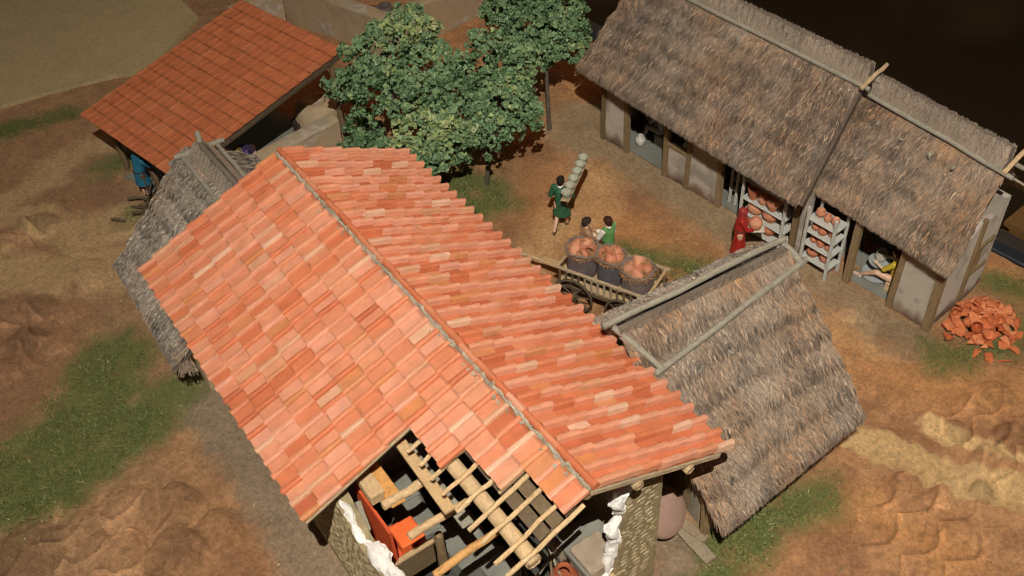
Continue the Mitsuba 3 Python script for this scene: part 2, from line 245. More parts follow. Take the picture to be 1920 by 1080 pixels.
# spade-dug furrows: rows of overlapping scallops (centre x, y, radius of the plot, direction, spacing)
PLOTS = [(-8.6, 11.2, 2.3, 0.5, .62), (-12.3, 17.2, 1.7, -0.5, .60), (-13.4, 21.2, 1.3, -0.4, .55), (9.9, 12.5, 1.6, 0.7, .52), (7.6, 10.2, 1.8, 0.6, .60)]
def furrow(x, y, plot, sin, floor, absf):
    px, py, pr, a, sp = plot; c, s = math.cos(a), math.sin(a); u, v = (x - px) * c + (y - py) * s, -(x - px) * s + (y - py) * c
    row = v / sp + 0.55 * absf(sin(u * 2.6 + 1.3 * floor(v / sp)))
    return row - floor(row)
def ground_h(P):
    Q = np.column_stack([P, np.zeros(len(P))])
    h = (meshkit.fbm(Q * 0.5, 3, 3) - 0.55) * 0.16 + (meshkit.fbm(Q * 2.4, 3, 9) - 0.5) * 0.07
    for x, y, r, a in LUMPS:
        d = np.hypot(P[:, 0] - x, P[:, 1] - y) / r + (meshkit.noise(Q * 3.0, 5) - .5) * .25
        h = np.maximum(h, h + a * np.sqrt(np.clip(1 - d * d, 0, 1)) * np.clip(.75 + .5 * (P[:, 1] - y) / r * np.where(y < 14, 1, -1), .2, 1.2))
    for q in PLOTS:
        w = np.clip(1.6 * (1 - np.hypot(P[:, 0] - q[0], P[:, 1] - q[1]) / q[2]), 0, 1)
        h += w * .15 * (furrow(P[:, 0], P[:, 1], q, np.sin, np.floor, np.abs) - .3)
    s = seg_np(P, SAND, 0); h += 0.085 * np.clip(s * 2.5, 0, 1) * (0.2 + 1.2 * (meshkit.noise(Q * np.array([2.2, 4.5, 1]), 2)))
    return np.minimum(h, 0.46)
gx, gy = np.arange(-24, 16, 0.085), np.arange(6.5, 42, 0.085)
X, Y = np.meshgrid(gx, gy); P2 = np.column_stack([X.ravel(), Y.ravel()])
Zg = ground_h(P2)
nx = len(gx); idx = np.arange(len(P2)).reshape(len(gy), nx)
Fq = np.stack([idx[:-1, :-1], idx[:-1, 1:], idx[1:, 1:], idx[1:, :-1]], -1).reshape(-1, 4)
bq = (P2 - FB.o[:2]) @ FB.r[:2]
Zg = np.where(bq > 3.2, np.minimum(Zg, 0.0), Zg)
keep = (bq[Fq] < 3.54).any(1)
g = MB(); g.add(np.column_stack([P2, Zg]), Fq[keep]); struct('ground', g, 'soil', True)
def gz(x, y): return float(ground_h(np.array([[x, y]]))[0])

# the fallow field behind the shed, on a low bank
def prism(poly, z0, z1):
    import shapely.geometry as sg
    m = trimesh.creation.extrude_polygon(sg.Polygon(poly), z1 - z0, engine='earcut'); m.apply_translation([0, 0, z0]); return np.array(m.vertices), np.array(m.faces)
mat('fieldturf', lambda p, n, uv: mix((0.40, 0.325, 0.185), (0.47, 0.38, 0.22), fbm(p.x * 1.2, p.y * 1.2, 0, 4)) * (0.9 + 0.2 * noise(p.x * 13, p.y * 13, 0)), 0.95, 0.1)
f = MB(); f.add(*prism([(-48, 14.2), (-15.94, 27.62), (-14, 28.5), (-12.04, 29.26), (-11.2, 30.2), (-10.43, 32.59), (-11.5, 34.3), (-15, 40), (-48, 44.5)], -0.3, 0.16)); struct('field', f, 'fieldturf')
mat('rimpaint', (0.020, 0.024, 0.034), 0.45, 0.4)
mat('ledgepaint', lambda p, n, uv: mix((0.030, 0.026, 0.022), (0.05, 0.042, 0.036), fbm(p.x * 2, p.y * 2, p.z * 2, 3)), 0.7, 0.3)
mat('boardbrown', lambda p, n, uv: mix((0.12, 0.062, 0.022), (0.18, 0.10, 0.035), fbm(p.x * 2, p.y * 2, 0, 3)), 0.6, 0.3)
mat('floordark', lambda p, n, uv: mix((0.034, 0.021, 0.011), (0.085, 0.054, 0.028), smoothstep(0.42, 0.6, fbm(p.x * .12, p.y * .12, 0.7, 3))), 0.8, 0.1)
def bbox(a0, a1, b0, b1, z0, z1, F): return ((F((a0 + a1) / 2, (b0 + b1) / 2, (z0 + z1) / 2)), F.h * (a1 - a0) / 2, F.r * (b1 - b0) / 2, arr(0, 0, (z1 - z0) / 2))
e = MB(); e.box(*bbox(-8, 19, 3.52, 3.88, -0.6, 0.10, FB), bev=.03); struct('plinth_rim', e, 'rimpaint')
e = MB(); e.box(*bbox(-8, 19, 3.88, 4.9, -0.9, -0.35, FB)); e.box(*bbox(-8, 19, 4.25, 4.4, -0.35, -0.20, FB)); struct('plinth_ledge', e, 'ledgepaint')
e = MB(); e.box(*bbox(-8, 0.9, 5.0, 6.1, -0.6, -0.15, FB)); struct('plinth_board', e, 'boardbrown')
e = MB(); e.add([(-120, -40, -7), (120, -40, -7), (120, 160, -7), (-120, 160, -7)], [[0, 1, 2, 3]]); struct('floor', e, 'floordark')

# grass: short tufts in the patches
gb = MB(); cand = []
for x0, y0, x1, y1, r in GRASS:
    L = math.hypot(x1 - x0, y1 - y0); nn = int((L + 2 * r) * (r + .4) * 1500)
    t = rng.random(nn); cand.append(np.column_stack([x0 + t * (x1 - x0), y0 + t * (y1 - y0)]) + rng.normal(0, (r + .3) * 0.55, (nn, 2)))
cand = np.vstack(cand); Q3 = np.column_stack([cand, np.zeros(len(cand))])
wz = (meshkit.fbm(Q3 * 1.7, 4, 21) - 0.5) * 0.9
ok = rng.random(len(cand)) < seg_np(cand, GRASS, wz) * np.clip((meshkit.fbm(Q3 * 2.6, 3, 4) - .25) * 3, 0.1, 1)
cand = cand[ok]; n_ = len(cand); zz = ground_h(cand)
ang = rng.random(n_) * 2 * np.pi; hh = rng.uniform(0.02, 0.06, n_) * np.where(rng.random(n_) < .05, 2.0, 1.0); ww = rng.uniform(0.010, 0.018, n_)
dxy = np.column_stack([np.cos(ang), np.sin(ang)]); lean = rng.normal(0, .05, (n_, 2))
B0 = np.column_stack([cand - dxy * ww[:, None], zz - .01]); B1 = np.column_stack([cand + dxy * ww[:, None], zz - .01]); TP = np.column_stack([cand + lean, zz + hh])
V = np.stack([B0, B1, TP], 1).reshape(-1, 3); F = np.arange(n_ * 3).reshape(-1, 3)
tn = np.clip(rng.normal(0.5, 0.2, n_), 0, 0.97); tn[rng.random(n_) < 0.02] = 1.0
gb.add(V, F, np.repeat(tn, 3)); part(None, 'grass', gb, 'blade'); labels['grass'] = {'kind': 'stuff', 'label': 'short green model grass in patches on the brown soil', 'category': 'grass'}
# small stones lying about on the soil
sb = MB()
for k in range(900):
    x, y = rng.uniform(-14, 12), rng.uniform(9, 27); z = gz(x, y)
    r = rng.uniform(.010, .034); sb.hull(arr(x, y, z) + rng.normal(0, 1, (7, 3)) * r * arr(.7, .7, .5), tone=rng.random())
part(None, 'gravel', sb, 'stone'); labels['gravel'] = {'kind': 'stuff', 'label': 'tiny pale stones scattered over the soil', 'category': 'gravel'}
# straw and twig litter trodden into the yard
lb = MB()
for k in range(240):
    x, y = (rng.normal(2.5, 2.2), rng.normal(18.6, 1.6)) if k < 300 else (rng.normal(7.8, 1.5), rng.normal(14, 1.5)); z = gz(x, y) + .012; a = rng.random() * 6.283; d = arr(math.cos(a), math.sin(a), rng.normal(0, .1)) * rng.uniform(.03, .10)
    lb.tube([arr(x, y, z) - d, arr(x, y, z) + d], .006, 4, float(rng.uniform(.6, 1)), .3, caps=False)
part(None, 'straw_litter', lb, 'thatch'); labels['straw_litter'] = {'kind': 'stuff', 'label': 'loose bits of straw trodden into the yard', 'category': 'straw'}

# ------------------------------------------------------------------ the big tiled house
def xbox(fr, a, b, z, ha, hb, hz, bev=0.0): return (fr(a, b, z), fr.h * ha, fr.r * hb, arr(0, 0, hz), bev)
house = thing('tiled_house', 'large house with bright orange tile roof, its near corner cut open to show rafters', 'house')
RZ, EZ, BL, BR = 4.80, 3.385, -3.432, 2.933
A0, CW, NC = -0.07, 0.345, 31
LEN = NC * CW
class Slope:
    def __init__(s, fr, side, ridge_z, eave_z, width, b0=0.0):
        s.fr, s.side = fr, side
        L = math.hypot(width, ridge_z - eave_z); s.L = L
        s.d = (fr.r * side * width - fr.z * (ridge_z - eave_z)) / L; s.n = unit(np.cross(s.d, fr.h) * 1.0)
        if s.n[2] < 0: s.n = -s.n
        s.o = fr(0, b0, ridge_z); s.cos = width / L
    def __call__(s, a, t, h=0.0): return s.o + a * s.fr.h + t * s.d + h * s.n
def pan(sl, a0, a1, t0, t1, thick=0.035, lift=0.045, tone=.5, t2=0.0, flange=0.03, fw=.022):
    """one flat tile with turned-up sides; its lower end rides over the next"""
    g = 0.006; a0 += g; a1 -= g; hu, hl = 0.0, lift
    m = MB(); pr = [(a0, flange), (a0 + fw, flange), (a0 + fw + .008, 0), (a1 - fw - .008, 0), (a1 - fw, flange), (a1, flange)]
    V = [sl(a, t0 - .04, hu + h + thick) for a, h in pr] + [sl(a, t1, hl + h + thick) for a, h in pr] + [sl(a0, t0 - .04, hu), sl(a1, t0 - .04, hu), sl(a0, t1, hl), sl(a1, t1, hl)]
    F = [[i, i + 1, i + 7, i + 6] for i in range(5)] + [[12, 0, 6, 14], [5, 13, 15, 11], [14, 15, 13, 12]]
    F = np.array(F); F = np.vstack([F[:, [0, 1, 2]], F[:, [0, 2, 3]]])
    end = [[14, 6, 7], [14, 7, 8], [14, 8, 9], [14, 9, 15], [15, 9, 10], [15, 10, 11]]
    F = np.vstack([F, end]); 
    if sl.side > 0: pass
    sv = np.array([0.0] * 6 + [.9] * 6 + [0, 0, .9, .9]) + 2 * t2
    return m.add(np.array(V), F, tone, sv)
def cover(sl, a, t0, t1, w0=.052, w1=.064, h=.060, base=.042, lift=0.05, tone=.5, t2=0.0, ns=5):
    if sl.side > 0: w0, w1, h = .056, .072, .125
    m = MB(); V = []; 
    for t, w, b in ((t0 - .03, w0, base), (t1, w1, base + lift)):
        for k in range(ns + 1):
            th = math.pi * k / ns; V.append(sl(a - w * math.cos(th), t, b + h * math.sin(th) ** 0.55))
    F = [[i, i + 1, i + ns + 2, i + ns + 1] for i in range(ns)]
    F = np.array(F); F = np.vstack([F[:, [0, 1, 2]], F[:, [0, 2, 3]]])
    e = ns + 1; V.append(sl(a, t1, base + lift - .02)); c = len(V) - 1
    F = np.vstack([F, [[c, e + k, e + k + 1] for k in range(ns)]])
    return m.add(np.array(V), F, tone, .5 + 2 * t2)
def tone_of(pale=0.05, mean=.5, sd=.2):
    u = rng.random()
    if u < pale: return rng.uniform(.94, 1.0)
    if u < pale + .05: return rng.uniform(.80, .92)
    return float(np.clip(rng.normal(mean, sd), 0, .79))
roof = part(house, 'roof', MB().tube([FM(LEN - .15, -.01, RZ - .12), FM(A0 + .04, -.01, RZ - .12)], .11, 10, tone=.45), 'wood', label='ridge pole and tile covering of the big house')
SL = Slope(FM, -1, RZ, EZ, -BL); SR = Slope(FM, 1, RZ, EZ, BR)
rowsL = [x / SL.cos for x in (0.06, 0.48, 0.92, 1.36, 1.80, 2.24, 2.68, 3.10, 3.46)]
rowsR = [x / SR.cos for x in (0.06, 0.47, 0.89, 1.31, 1.73, 2.15, 2.56, 2.96)]
def missing(col, row): return (col < 3 and row >= 1) or (col < 6 and row >= 2) or (col < 9 and row >= 3)
pans, covers = [], []
for sl, rows in ((SL, rowsL), (SR, rowsR)):
    for c in range(NC):
        for r in range(len(rows) - 1):
            if sl is SL and missing(c, r): continue
            a = A0 + c * CW; j = rng.normal(0, .008, 3)
            pans.append((pan(sl, a + j[0], a + CW + j[0], rows[r], rows[r + 1] + j[1], lift=.05 + abs(j[2]), tone=tone_of(.02, .50, .18) if sl is SL else tone_of(.005, .20, .12)), sl(a, rows[r])))  # right-slope pans toned darker: the shade between the covers, put into colour
    for c in range(NC + 1):
        for r in range(len(rows) - 1):
            if sl is SL and (missing(c, r) or (c in (3, 6, 9) and missing(c - 1, r) and False)): continue
            if c == 0 and sl is SL and r > 0: continue
            a = A0 + c * CW + (0.05 if c == 0 else -.05 if c == NC else 0); j = rng.normal(0, .008, 3)
            covers.append((cover(sl, a + j[0], rows[r] + j[1], rows[r + 1] + .012 + j[1], lift=.055, tone=tone_of(.13, .52, .20) if sl is SL else (tone_of(.10, .68, .10) if rng.random() > .12 else float(rng.uniform(.12, .42)))), sl(a, rows[r])))  # right-slope covers toned paler: that slope's brighter light, put into colour
def emit(lst, name, bsdf, n=298, parent=None, smooth=False, stuff='rest'):
    lst = sorted(lst, key=lambda q: np.linalg.norm(q[1] - EYE)); rest = MB()
    for i, (m, _) in enumerate(lst):
        if i < n: part(parent, name, m, bsdf, smooth)
        else:
            for v, f, t in zip(m.v, m.f, m.t): rest.v.append(v); rest.f.append(f + rest.n); rest.t.append(t)
            rest.n = sum(len(v) for v in rest.v)
    if rest.n: part(parent, name + '_far', rest, bsdf, smooth, kind='stuff')
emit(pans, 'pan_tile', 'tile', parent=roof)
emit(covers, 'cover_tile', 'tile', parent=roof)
# ridge: half-round caps bedded in mortar
for k in range(24):
    a1 = A0 - .02 + k * LEN / 24; a0 = a1 + LEN / 24 + .03; V = []; ns = 6; j = rng.normal(0, .008, 2)
    for a, w in ((a0, .095), (a1, .115)):
        for q in range(ns + 1):
            th = math.pi * q / ns; V.append(FM(a, .055 + j[0] + w * -math.cos(th) * .62, RZ + .05 + (.085 + (w - .095)) * math.sin(th)))
    F = np.array([[i, i + ns + 1, i + ns + 2, i + 1] for i in range(ns)]); F = np.vstack([F[:, [0, 1, 2]], F[:, [0, 2, 3]]])
    V.append(FM(a1, .055, RZ + .02)); F = np.vstack([F, [[len(V) - 1, ns + 2 + q, ns + 1 + q] for q in range(ns)]])
    part(roof, 'ridge_tile', MB().add(V, F, float(np.clip(rng.normal(.38, .15), .1, .8)), .5), 'tile')
mo = MB()
a = A0 + .10
while a < A0 + LEN - .1:
    s = rng.uniform(.04, .10); c = FM(a, -.045 + rng.normal(0, .010), RZ + .070 + rng.normal(0, .008))
    mo.hull(c + (rng.normal(0, .5, (9, 1)) * FM.h * s * 1.5 + rng.normal(0, .5, (9, 1)) * SL.d * .036 + rng.normal(0, .5, (9, 1)) * FM.z * .045)); a += s * .55
    if rng.random() < .06: mo.hull(FM(a, -.13 + rng.normal(0, .04), RZ + .04) + rng.normal(0, .025, (7, 3)))
part(roof, 'ridge_mortar', mo, 'mortar')
# timbers under the tiles
def beam(parent, name, p0, p1, w, h, tone, bev=.012, upv=None, label=None, bs='wood'):
    p0, p1 = arr(*p0), arr(*p1); x = unit(p1 - p0); u = arr(0, 0, 1) if upv is None else np.asarray(upv); u = FM.h if abs(u @ x) > .97 else u; y = unit(np.cross(u, x)); z = np.cross(x, y)
    return part(parent, name, MB().box((p0 + p1) / 2, x * np.linalg.norm(p1 - p0) / 2, y * w / 2, z * h / 2, bev, tone), bs, label=label)
def pole(parent, name, p0, p1, r0, r1, tone, n=9, bend=.012, bs='wood'):
    p0, p1 = arr(*p0), arr(*p1); k = 6; t = np.linspace(0, 1, k)[:, None]; P = p0 + (p1 - p0) * t + rng.normal(0, bend, (k, 3)) * np.sin(np.pi * t); 
    return part(parent, name, MB().tube(P, np.linspace(r0, r1, k), n, tone, wob=.12), bs, True)
timb = part(house, 'frame', MB().box(*xbox(FM, 6.85, -BL - .30 if False else -3.13, EZ - .02, 3.75, .1, .09)), 'wood', label='timber roof frame showing in the open corner')
for a, b0, b1 in ((2.71, -1.1, -1.60), (2.37, -1.1, -1.62), (2.03, -.6, -1.60), (1.65, -.7, -1.61), (1.27, -.6, -1.59), (.89, -.2, -1.60), (.54, -.25, -1.61), (.19, -.25, -1.63), (-.12, -.2, -1.60)):
    d = rng.normal(0, .02, 2)
    pole(timb, 'rafter', SL(a + d[0] * .3, -b0 / SL.cos, -.055), SL(a + d[0], -b1 / SL.cos + d[1], -.05), .042, .040, float(rng.uniform(.86, .93)))
for b0, b1, a in ((-1.36, -3.46, 3.00), (-.90, -1.40, 2.00), (-.47, -.98, .965)):
    beam(timb, 'verge_batten', SL(a, -b0 / SL.cos, .0), SL(a, -b1 / SL.cos, .0), .05, .06, .72, upv=SL.n)
beam(timb, 'barge_board', SR(A0 + .0, .0, -.03), SR(A0 + .0, SR.L - .22, -.03), .05, .10, .70, upv=SR.n)
beam(timb, 'barge_board', SR(A0 + LEN, .0, -.03), SR(A0 + LEN, SR.L - .1, -.03), .05, .10, .60, upv=SR.n)
beam(timb, 'barge_board', SL(A0 + LEN, .0, -.03), SL(A0 + LEN, SL.L - .1, -.03), .05, .10, .60, upv=SL.n)
pole(timb, 'purlin', FM(-.14, -1.13, 4.06), FM(3.6, -1.13, 4.06), .135, .13, .895, 14, .006)
pole(timb, 'purlin', FM(-.12, .90, 4.20), FM(10.4, .90, 4.20), .10, .10, .75, 10, .004)
pole(timb, 'purlin', FM(-.12, 2.0, 3.70), FM(10.4, 2.0, 3.70), .10, .10, .75, 10, .004)
beam(timb, 'purlin_board', FM(1.52, -1.57, 3.78), FM(3.5, -1.50, 3.78), .20, .07, .82)
for k, (b, tn) in enumerate(((-.40, .27), (-.64, .29), (-.88, .25))):
    beam(timb, 'ceiling_board', SL(-.02, -b / SL.cos, -.135), SL(3.1, -b / SL.cos, -.135 + rng.normal(0, .006)), .225, .02, tn, upv=SL.n, bev=.005)
beam(timb, 'wall_plate', FM(2.78, -2.24, 3.25), FM(4.2, -2.22, 3.25), .27, .22, .86)
beam(timb, 'floor_plank', FM(2.50, -2.02, 3.22), FM(4.2, -2.0, 3.22), .26, .06, .985)
beam(timb, 'floor_plank', FM(1.5, -1.30, 3.16), FM(4.2, -1.30, 3.16), .22, .05, .55)
pole(timb, 'joist', FM(2.60, -2.26, 3.27), FM(2.61, -1.42, 3.27), .085, .08, .88, 10)
pole(timb, 'joist', FM(1.93, -2.18, 3.12), FM(1.88, -1.05, 3.18), .075, .07, .84, 10)
pole(timb, 'joist', FM(1.08, -2.22, 3.12), FM(1.12, -1.0, 3.16), .07, .07, .97, 10)
beam(timb, 'joist_board', FM(1.16, -2.18, 3.02), FM(1.20, -.85, 3.05), .05, .16, .42)
# inside: floor, partitions, painted panels
inn = part(house, 'room', MB().box(*xbox(FM, 5.2, -.52, .03, 5.0, 2.3, .02)), 'shadedfloor', label='grey floored rooms seen through the open roof')
for a, b0, b1, z in ((5.3, -2.4, 1.7, 3.0), (7.2, -2.4, 1.7, 3.2)):
    part(inn, 'partition_wall', MB().box(*xbox(FM, a, (b0 + b1) / 2, z / 2, .08, (b1 - b0) / 2, z / 2, .02), tone=.15), 'plaster')
for a, b, ha, hb, z in ((4.55, -1.1, .34, .26, .6), (3.75, -1.3, .45, .33, .6), (2.75, -.75, .60, .42, .55), (2.0, -.55, .35, .30, .5), (1.65, .55, .42, .22, .8)):
    part(inn, 'floor_slab', MB().box(*xbox(FM, a, b, z / 2, ha, hb, z / 2, .02)), 'greyfloor')  # paler blocks stand for the lit patches of the room floor
part(inn, 'upper_floor', MB().box(*xbox(FM, .9, .75, 1.35, .5, .45, .05)), 'greyfloor')
mat('redpaint', lambda p, n, uv: mix((0.50, 0.075, 0.028), (0.66, 0.115, 0.04), fbm(p.x * 4, p.y * 4, p.z * 4, 3)), 0.6, 0.3)
mat('orangepaint', lambda p, n, uv: mix((0.78, 0.14, 0.035), (0.86, 0.18, 0.05), fbm(p.x * 4, p.y * 4, p.z * 4, 3)), 0.55, 0.3)
part(inn, 'wall_panel', MB().box(*xbox(FM, 3.05, -2.30, 1.55, .62, .03, 1.15, .01)), 'redpaint', label='red painted wall panel')
part(inn, 'bed_base', MB().box(*xbox(FM, 3.0, -2.0, 1.20, .50, .34, .05, .01)), 'redpaint', label='red painted base under the orange chest')
part(inn, 'chest', MB().box(*xbox(FM, 3.02, -1.80, 1.38, .26, .24, .16, .02)), 'orangepaint', label='bright orange chest')
beam(inn, 'low_partition', FM(2.45, -2.35, 1.42), FM(2.45, -1.58, 1.42), .07, .62, .30)
beam(inn, 'rail', FM(2.43, -2.38, 1.78), FM(2.43, -1.56, 1.78), .10, .07, .76)
pole(inn, 'post', FM(2.36, -1.48, .9), FM(2.36, -1.48, 1.95), .09, .085, .40, 10)
part(inn, 'block', MB().box(*xbox(FM, .66, .68, 1.25, .33, .33, .28, .03), tone=.08), 'plaster', label='grey brown cube shaped block')
part(inn, 'block', MB().box(*xbox(FM, 1.35, .55, 1.15, .25, .30, .20, .03), tone=.08), 'plaster')
beam(inn, 'rail', FM(.28, .35, 1.10), FM(.28, 1.05, 1.10), .10, .10, .72)
V, F = lathe([(.0, 0), (.16, 0), (.26, .2), (.28, .38), (.2, .55), (.13, .62), (.15, .7), (.12, .68), (.10, .6)], 16, FM(.75, .05, .75)); part(inn, 'jar', MB().add(V, F, .05), 'terracotta', True, label='dark red jar inside the open room')
V, F = lathe([(.0, 0), (.12, 0), (.2, .15), (.22, .3), (.14, .45), (.16, .5), (.1, .46)], 14, FM(1.0, -.75, .72)); part(inn, 'jar', MB().add(V, F, .1), 'terracotta', True)
for k in range(4):
    beam(inn, 'tool_handle', FM(.9 + rng.normal(0, .2), -.6 + k * .2, .9 + rng.random() * .3), FM(1.2 + rng.normal(0, .2), -.3 + k * .15, 1.3 + rng.random() * .3), .05, .05, .3 + .2 * (k % 2))
# walls of rubble stone
def quadwall(fr, pts, thick_dir, th):  # a slab from an outline (list of 3-D points) pushed through th
    P = np.array(pts); c = P.mean(0); n = len(P); Q = P + np.asarray(thick_dir) * th; V = np.vstack([P, Q])
    import shapely.geometry as sg
    u = unit(P[1] - P[0]); nn = unit(thick_dir); w = np.cross(nn, u); p2 = np.column_stack([(P - c) @ u, (P - c) @ w])
    vv, tri = trimesh.creation.triangulate_polygon(sg.Polygon(p2), engine='earcut')
    near = np.array([np.argmin(((p2 - q) ** 2).sum(1)) for q in vv]); tri = near[np.array(tri)]
    F = [list(t) for t in tri] + [[a + n, c_ + n, b + n] for a, b, c_ in tri]
    for i in range(n):
        j = (i + 1) % n; F += [[i, j, j + n], [i, j + n, i + n]]
    return V, np.array(F)
WB = -2.85
lw = part(house, 'left_wall', MB().add(*quadwall(FM, [FM(10.2, WB, 0), FM(1.0, WB, 0), FM(1.0, WB, 2.75), FM(1.75, WB, 2.80), FM(2.4, WB, 2.68), FM(2.8, WB, 2.92), FM(3.0, WB, 3.1), FM(3.2, WB, 3.3), FM(10.2, WB, 3.3)], FM.r, .26), tone=.3), 'stone', label='rubble stone side wall with white broken top')
gw = part(house, 'gable_wall', MB().add(*quadwall(FM, [FM(.25, 1.78, 0), FM(.25, 1.78, 3.72), FM(.25, 1.45, 3.7), FM(.25, 1.22, 3.36), FM(.25, 1.05, 3.1), FM(.25, .97, 2.78), FM(.25, 1.0, 2.2), FM(.25, .9, 1.95), FM(.25, .88, 1.6), FM(.25, .8, 1.1), FM(.25, .78, 0)], FM.h, .34), tone=.3), 'stone', label='stub of rubble stone gable wall with white broken edge')
part(house, 'right_wall', MB().box(*xbox(FM, 5.4, 1.62, 1.75, 4.8, .15, 1.75)), 'stone')
part(house, 'far_gable_wall', MB().add(*quadwall(FM, [FM(10.2, -2.4, 0), FM(10.2, 1.46, 0), FM(10.2, 1.46, 3.6), FM(10.2, 0, 4.5), FM(10.2, -2.4, 3.4)], -FM.h, .3)), 'stone')
def stones(parent, fr, org, ux, uz, nrm, w, h, size, inside, n0=1):
    z = 0.0
    while z < h:
        rh = size * rng.uniform(.55, 1.0); x = rng.uniform(-.5, 0) * size
        while x < w:
            rw = size * rng.uniform(.7, 1.7); cx, cz = x + rw / 2, z + rh / 2
            if inside(cx, cz):
                m = []
                for q in range(10):
                    th = q / 10 * 2 * np.pi + rng.normal(0, .15); k = rng.uniform(.82, 1.0)
                    m.append((cx + rw * .49 * k * math.copysign(abs(math.cos(th)) ** .6, math.cos(th)), cz + rh * .49 * k * math.copysign(abs(math.sin(th)) ** .6, math.sin(th)), -.03))
                    m.append((cx + rw * .34 * k * math.cos(th), cz + rh * .34 * k * math.sin(th), rng.uniform(.004, .020)))
                part(parent, 'stone', MB().hull([org + ux * a + uz * b + nrm * c for a, b, c in m], float(np.clip(rng.normal(.48, .15), .05, 1))), 'stone')
            x += rw
        z += rh
stones(gw, FM, FM(.25, .5, 0), FM.r, FM.z, -FM.h, 1.28, 3.75, .16, lambda x, z: x + .5 > (0.84 + .16 * max(0, z - 1.2) / 2 + (.3 if z > 3.2 else 0)) + .09 and x < 1.2 and z < 3.66 and z > .6)
stones(lw, FM, FM(1.0, WB, 0), FM.h, FM.z, -FM.r, 5.2, 3.1, .16, lambda x, z: z < (2.62 if x < 1.8 else 2.95) and z > .2)
# the white painted broken edges
def lumps(parent, name, pts, rad, label):
    m = None
    for a, b in zip(pts, pts[1:]):
        a, b = arr(*a), arr(*b); q = []
        for k in range(26):
            d = unit(rng.normal(0, 1, 3)); c = a if k % 2 else b; q.append(c + d * rad * rng.uniform(.9, 1.06) * arr(1, 1, .95))
        hcv = m3.Manifold.hull_points(np.array(q)); m = hcv if m is None else m + hcv
    mm = m.refine_to_length(.05).to_mesh(); v = np.array(mm.vert_properties[:, :3], float); v += (meshkit.fbm(v * 5, 3)[:, None] - .5) * arr(.10, .10, .06) + (meshkit.noise(v * 7 + 7)[:, None] - .5) * FM.r * .10
    part(parent, name, MB().add(v, mm.tri_verts, 1.0), 'plaster', False, label=label)
def edge(parent, path, axis, wid, dep, nrm, label):
    """white slab that follows a broken wall edge: path of (a, b, z)"""
    m = MB(); P = [FM(*p) for p in path]
    for p, q in zip(P, P[1:]):
        x = unit(q - p); s = axis; y = unit(np.cross(x, s)); L = np.linalg.norm(q - p) / 2 * rng.uniform(1.0, 1.06)
        pts = []
        for i in np.linspace(-1, 1, 4):
            for u_, w_ in ((-1, -1), (-1, 1), (1, -1), (1, 1)):
                pts.append((p + q) / 2 + x * L * i + s * wid / 2 * u_ * rng.uniform(.9, 1.04) + y * dep / 2 * w_ * rng.uniform(.7, 1.1))
        m.hull(pts, 1.0)
    part(parent, 'white_edge', m, 'plaster', label=label)
lumps(lw, 'white_edge', [FM(3.2, WB + .10, 3.20), FM(2.98, WB + .10, 3.06), FM(2.78, WB + .11, 2.88), FM(2.58, WB + .11, 2.74), FM(2.42, WB + .12, 2.64)], .10, 'thin white upper edge of the left wall')
lumps(lw, 'white_edge', [FM(2.32, WB + .15, 2.76), FM(2.05, WB + .16, 2.80), FM(1.76, WB + .17, 2.82), FM(1.40, WB + .18, 2.80), FM(1.05, WB + .19, 2.78)], .165, 'bright white broken top of the left wall')
lumps(gw, 'white_edge', [FM(.40, 1.36, 3.58), FM(.38, 1.10, 3.46), FM(.38, .95, 3.36), FM(.38, .90, 3.15), FM(.40, 1.0, 2.74)], .145, 'bright white broken top edge of the gable wall')
lumps(gw, 'white_edge', [FM(.40, 1.0, 2.66), FM(.38, .80, 2.50), FM(.38, .86, 2.26), FM(.40, .92, 2.06)], .14, 'bright white knob on the broken wall edge')
lumps(gw, 'white_edge', [FM(.40, .86, 1.98), FM(.40, .78, 1.7), FM(.40, .74, 1.2), FM(.40, .52, 1.15), FM(.40, .50, .3)], .14, 'bright white lower edge of the gable wall')
beam(lw, 'window_frame', FM(2.75, -2.56, 2.62), FM(3.12, -2.5, 3.0), .10, .10, .5)

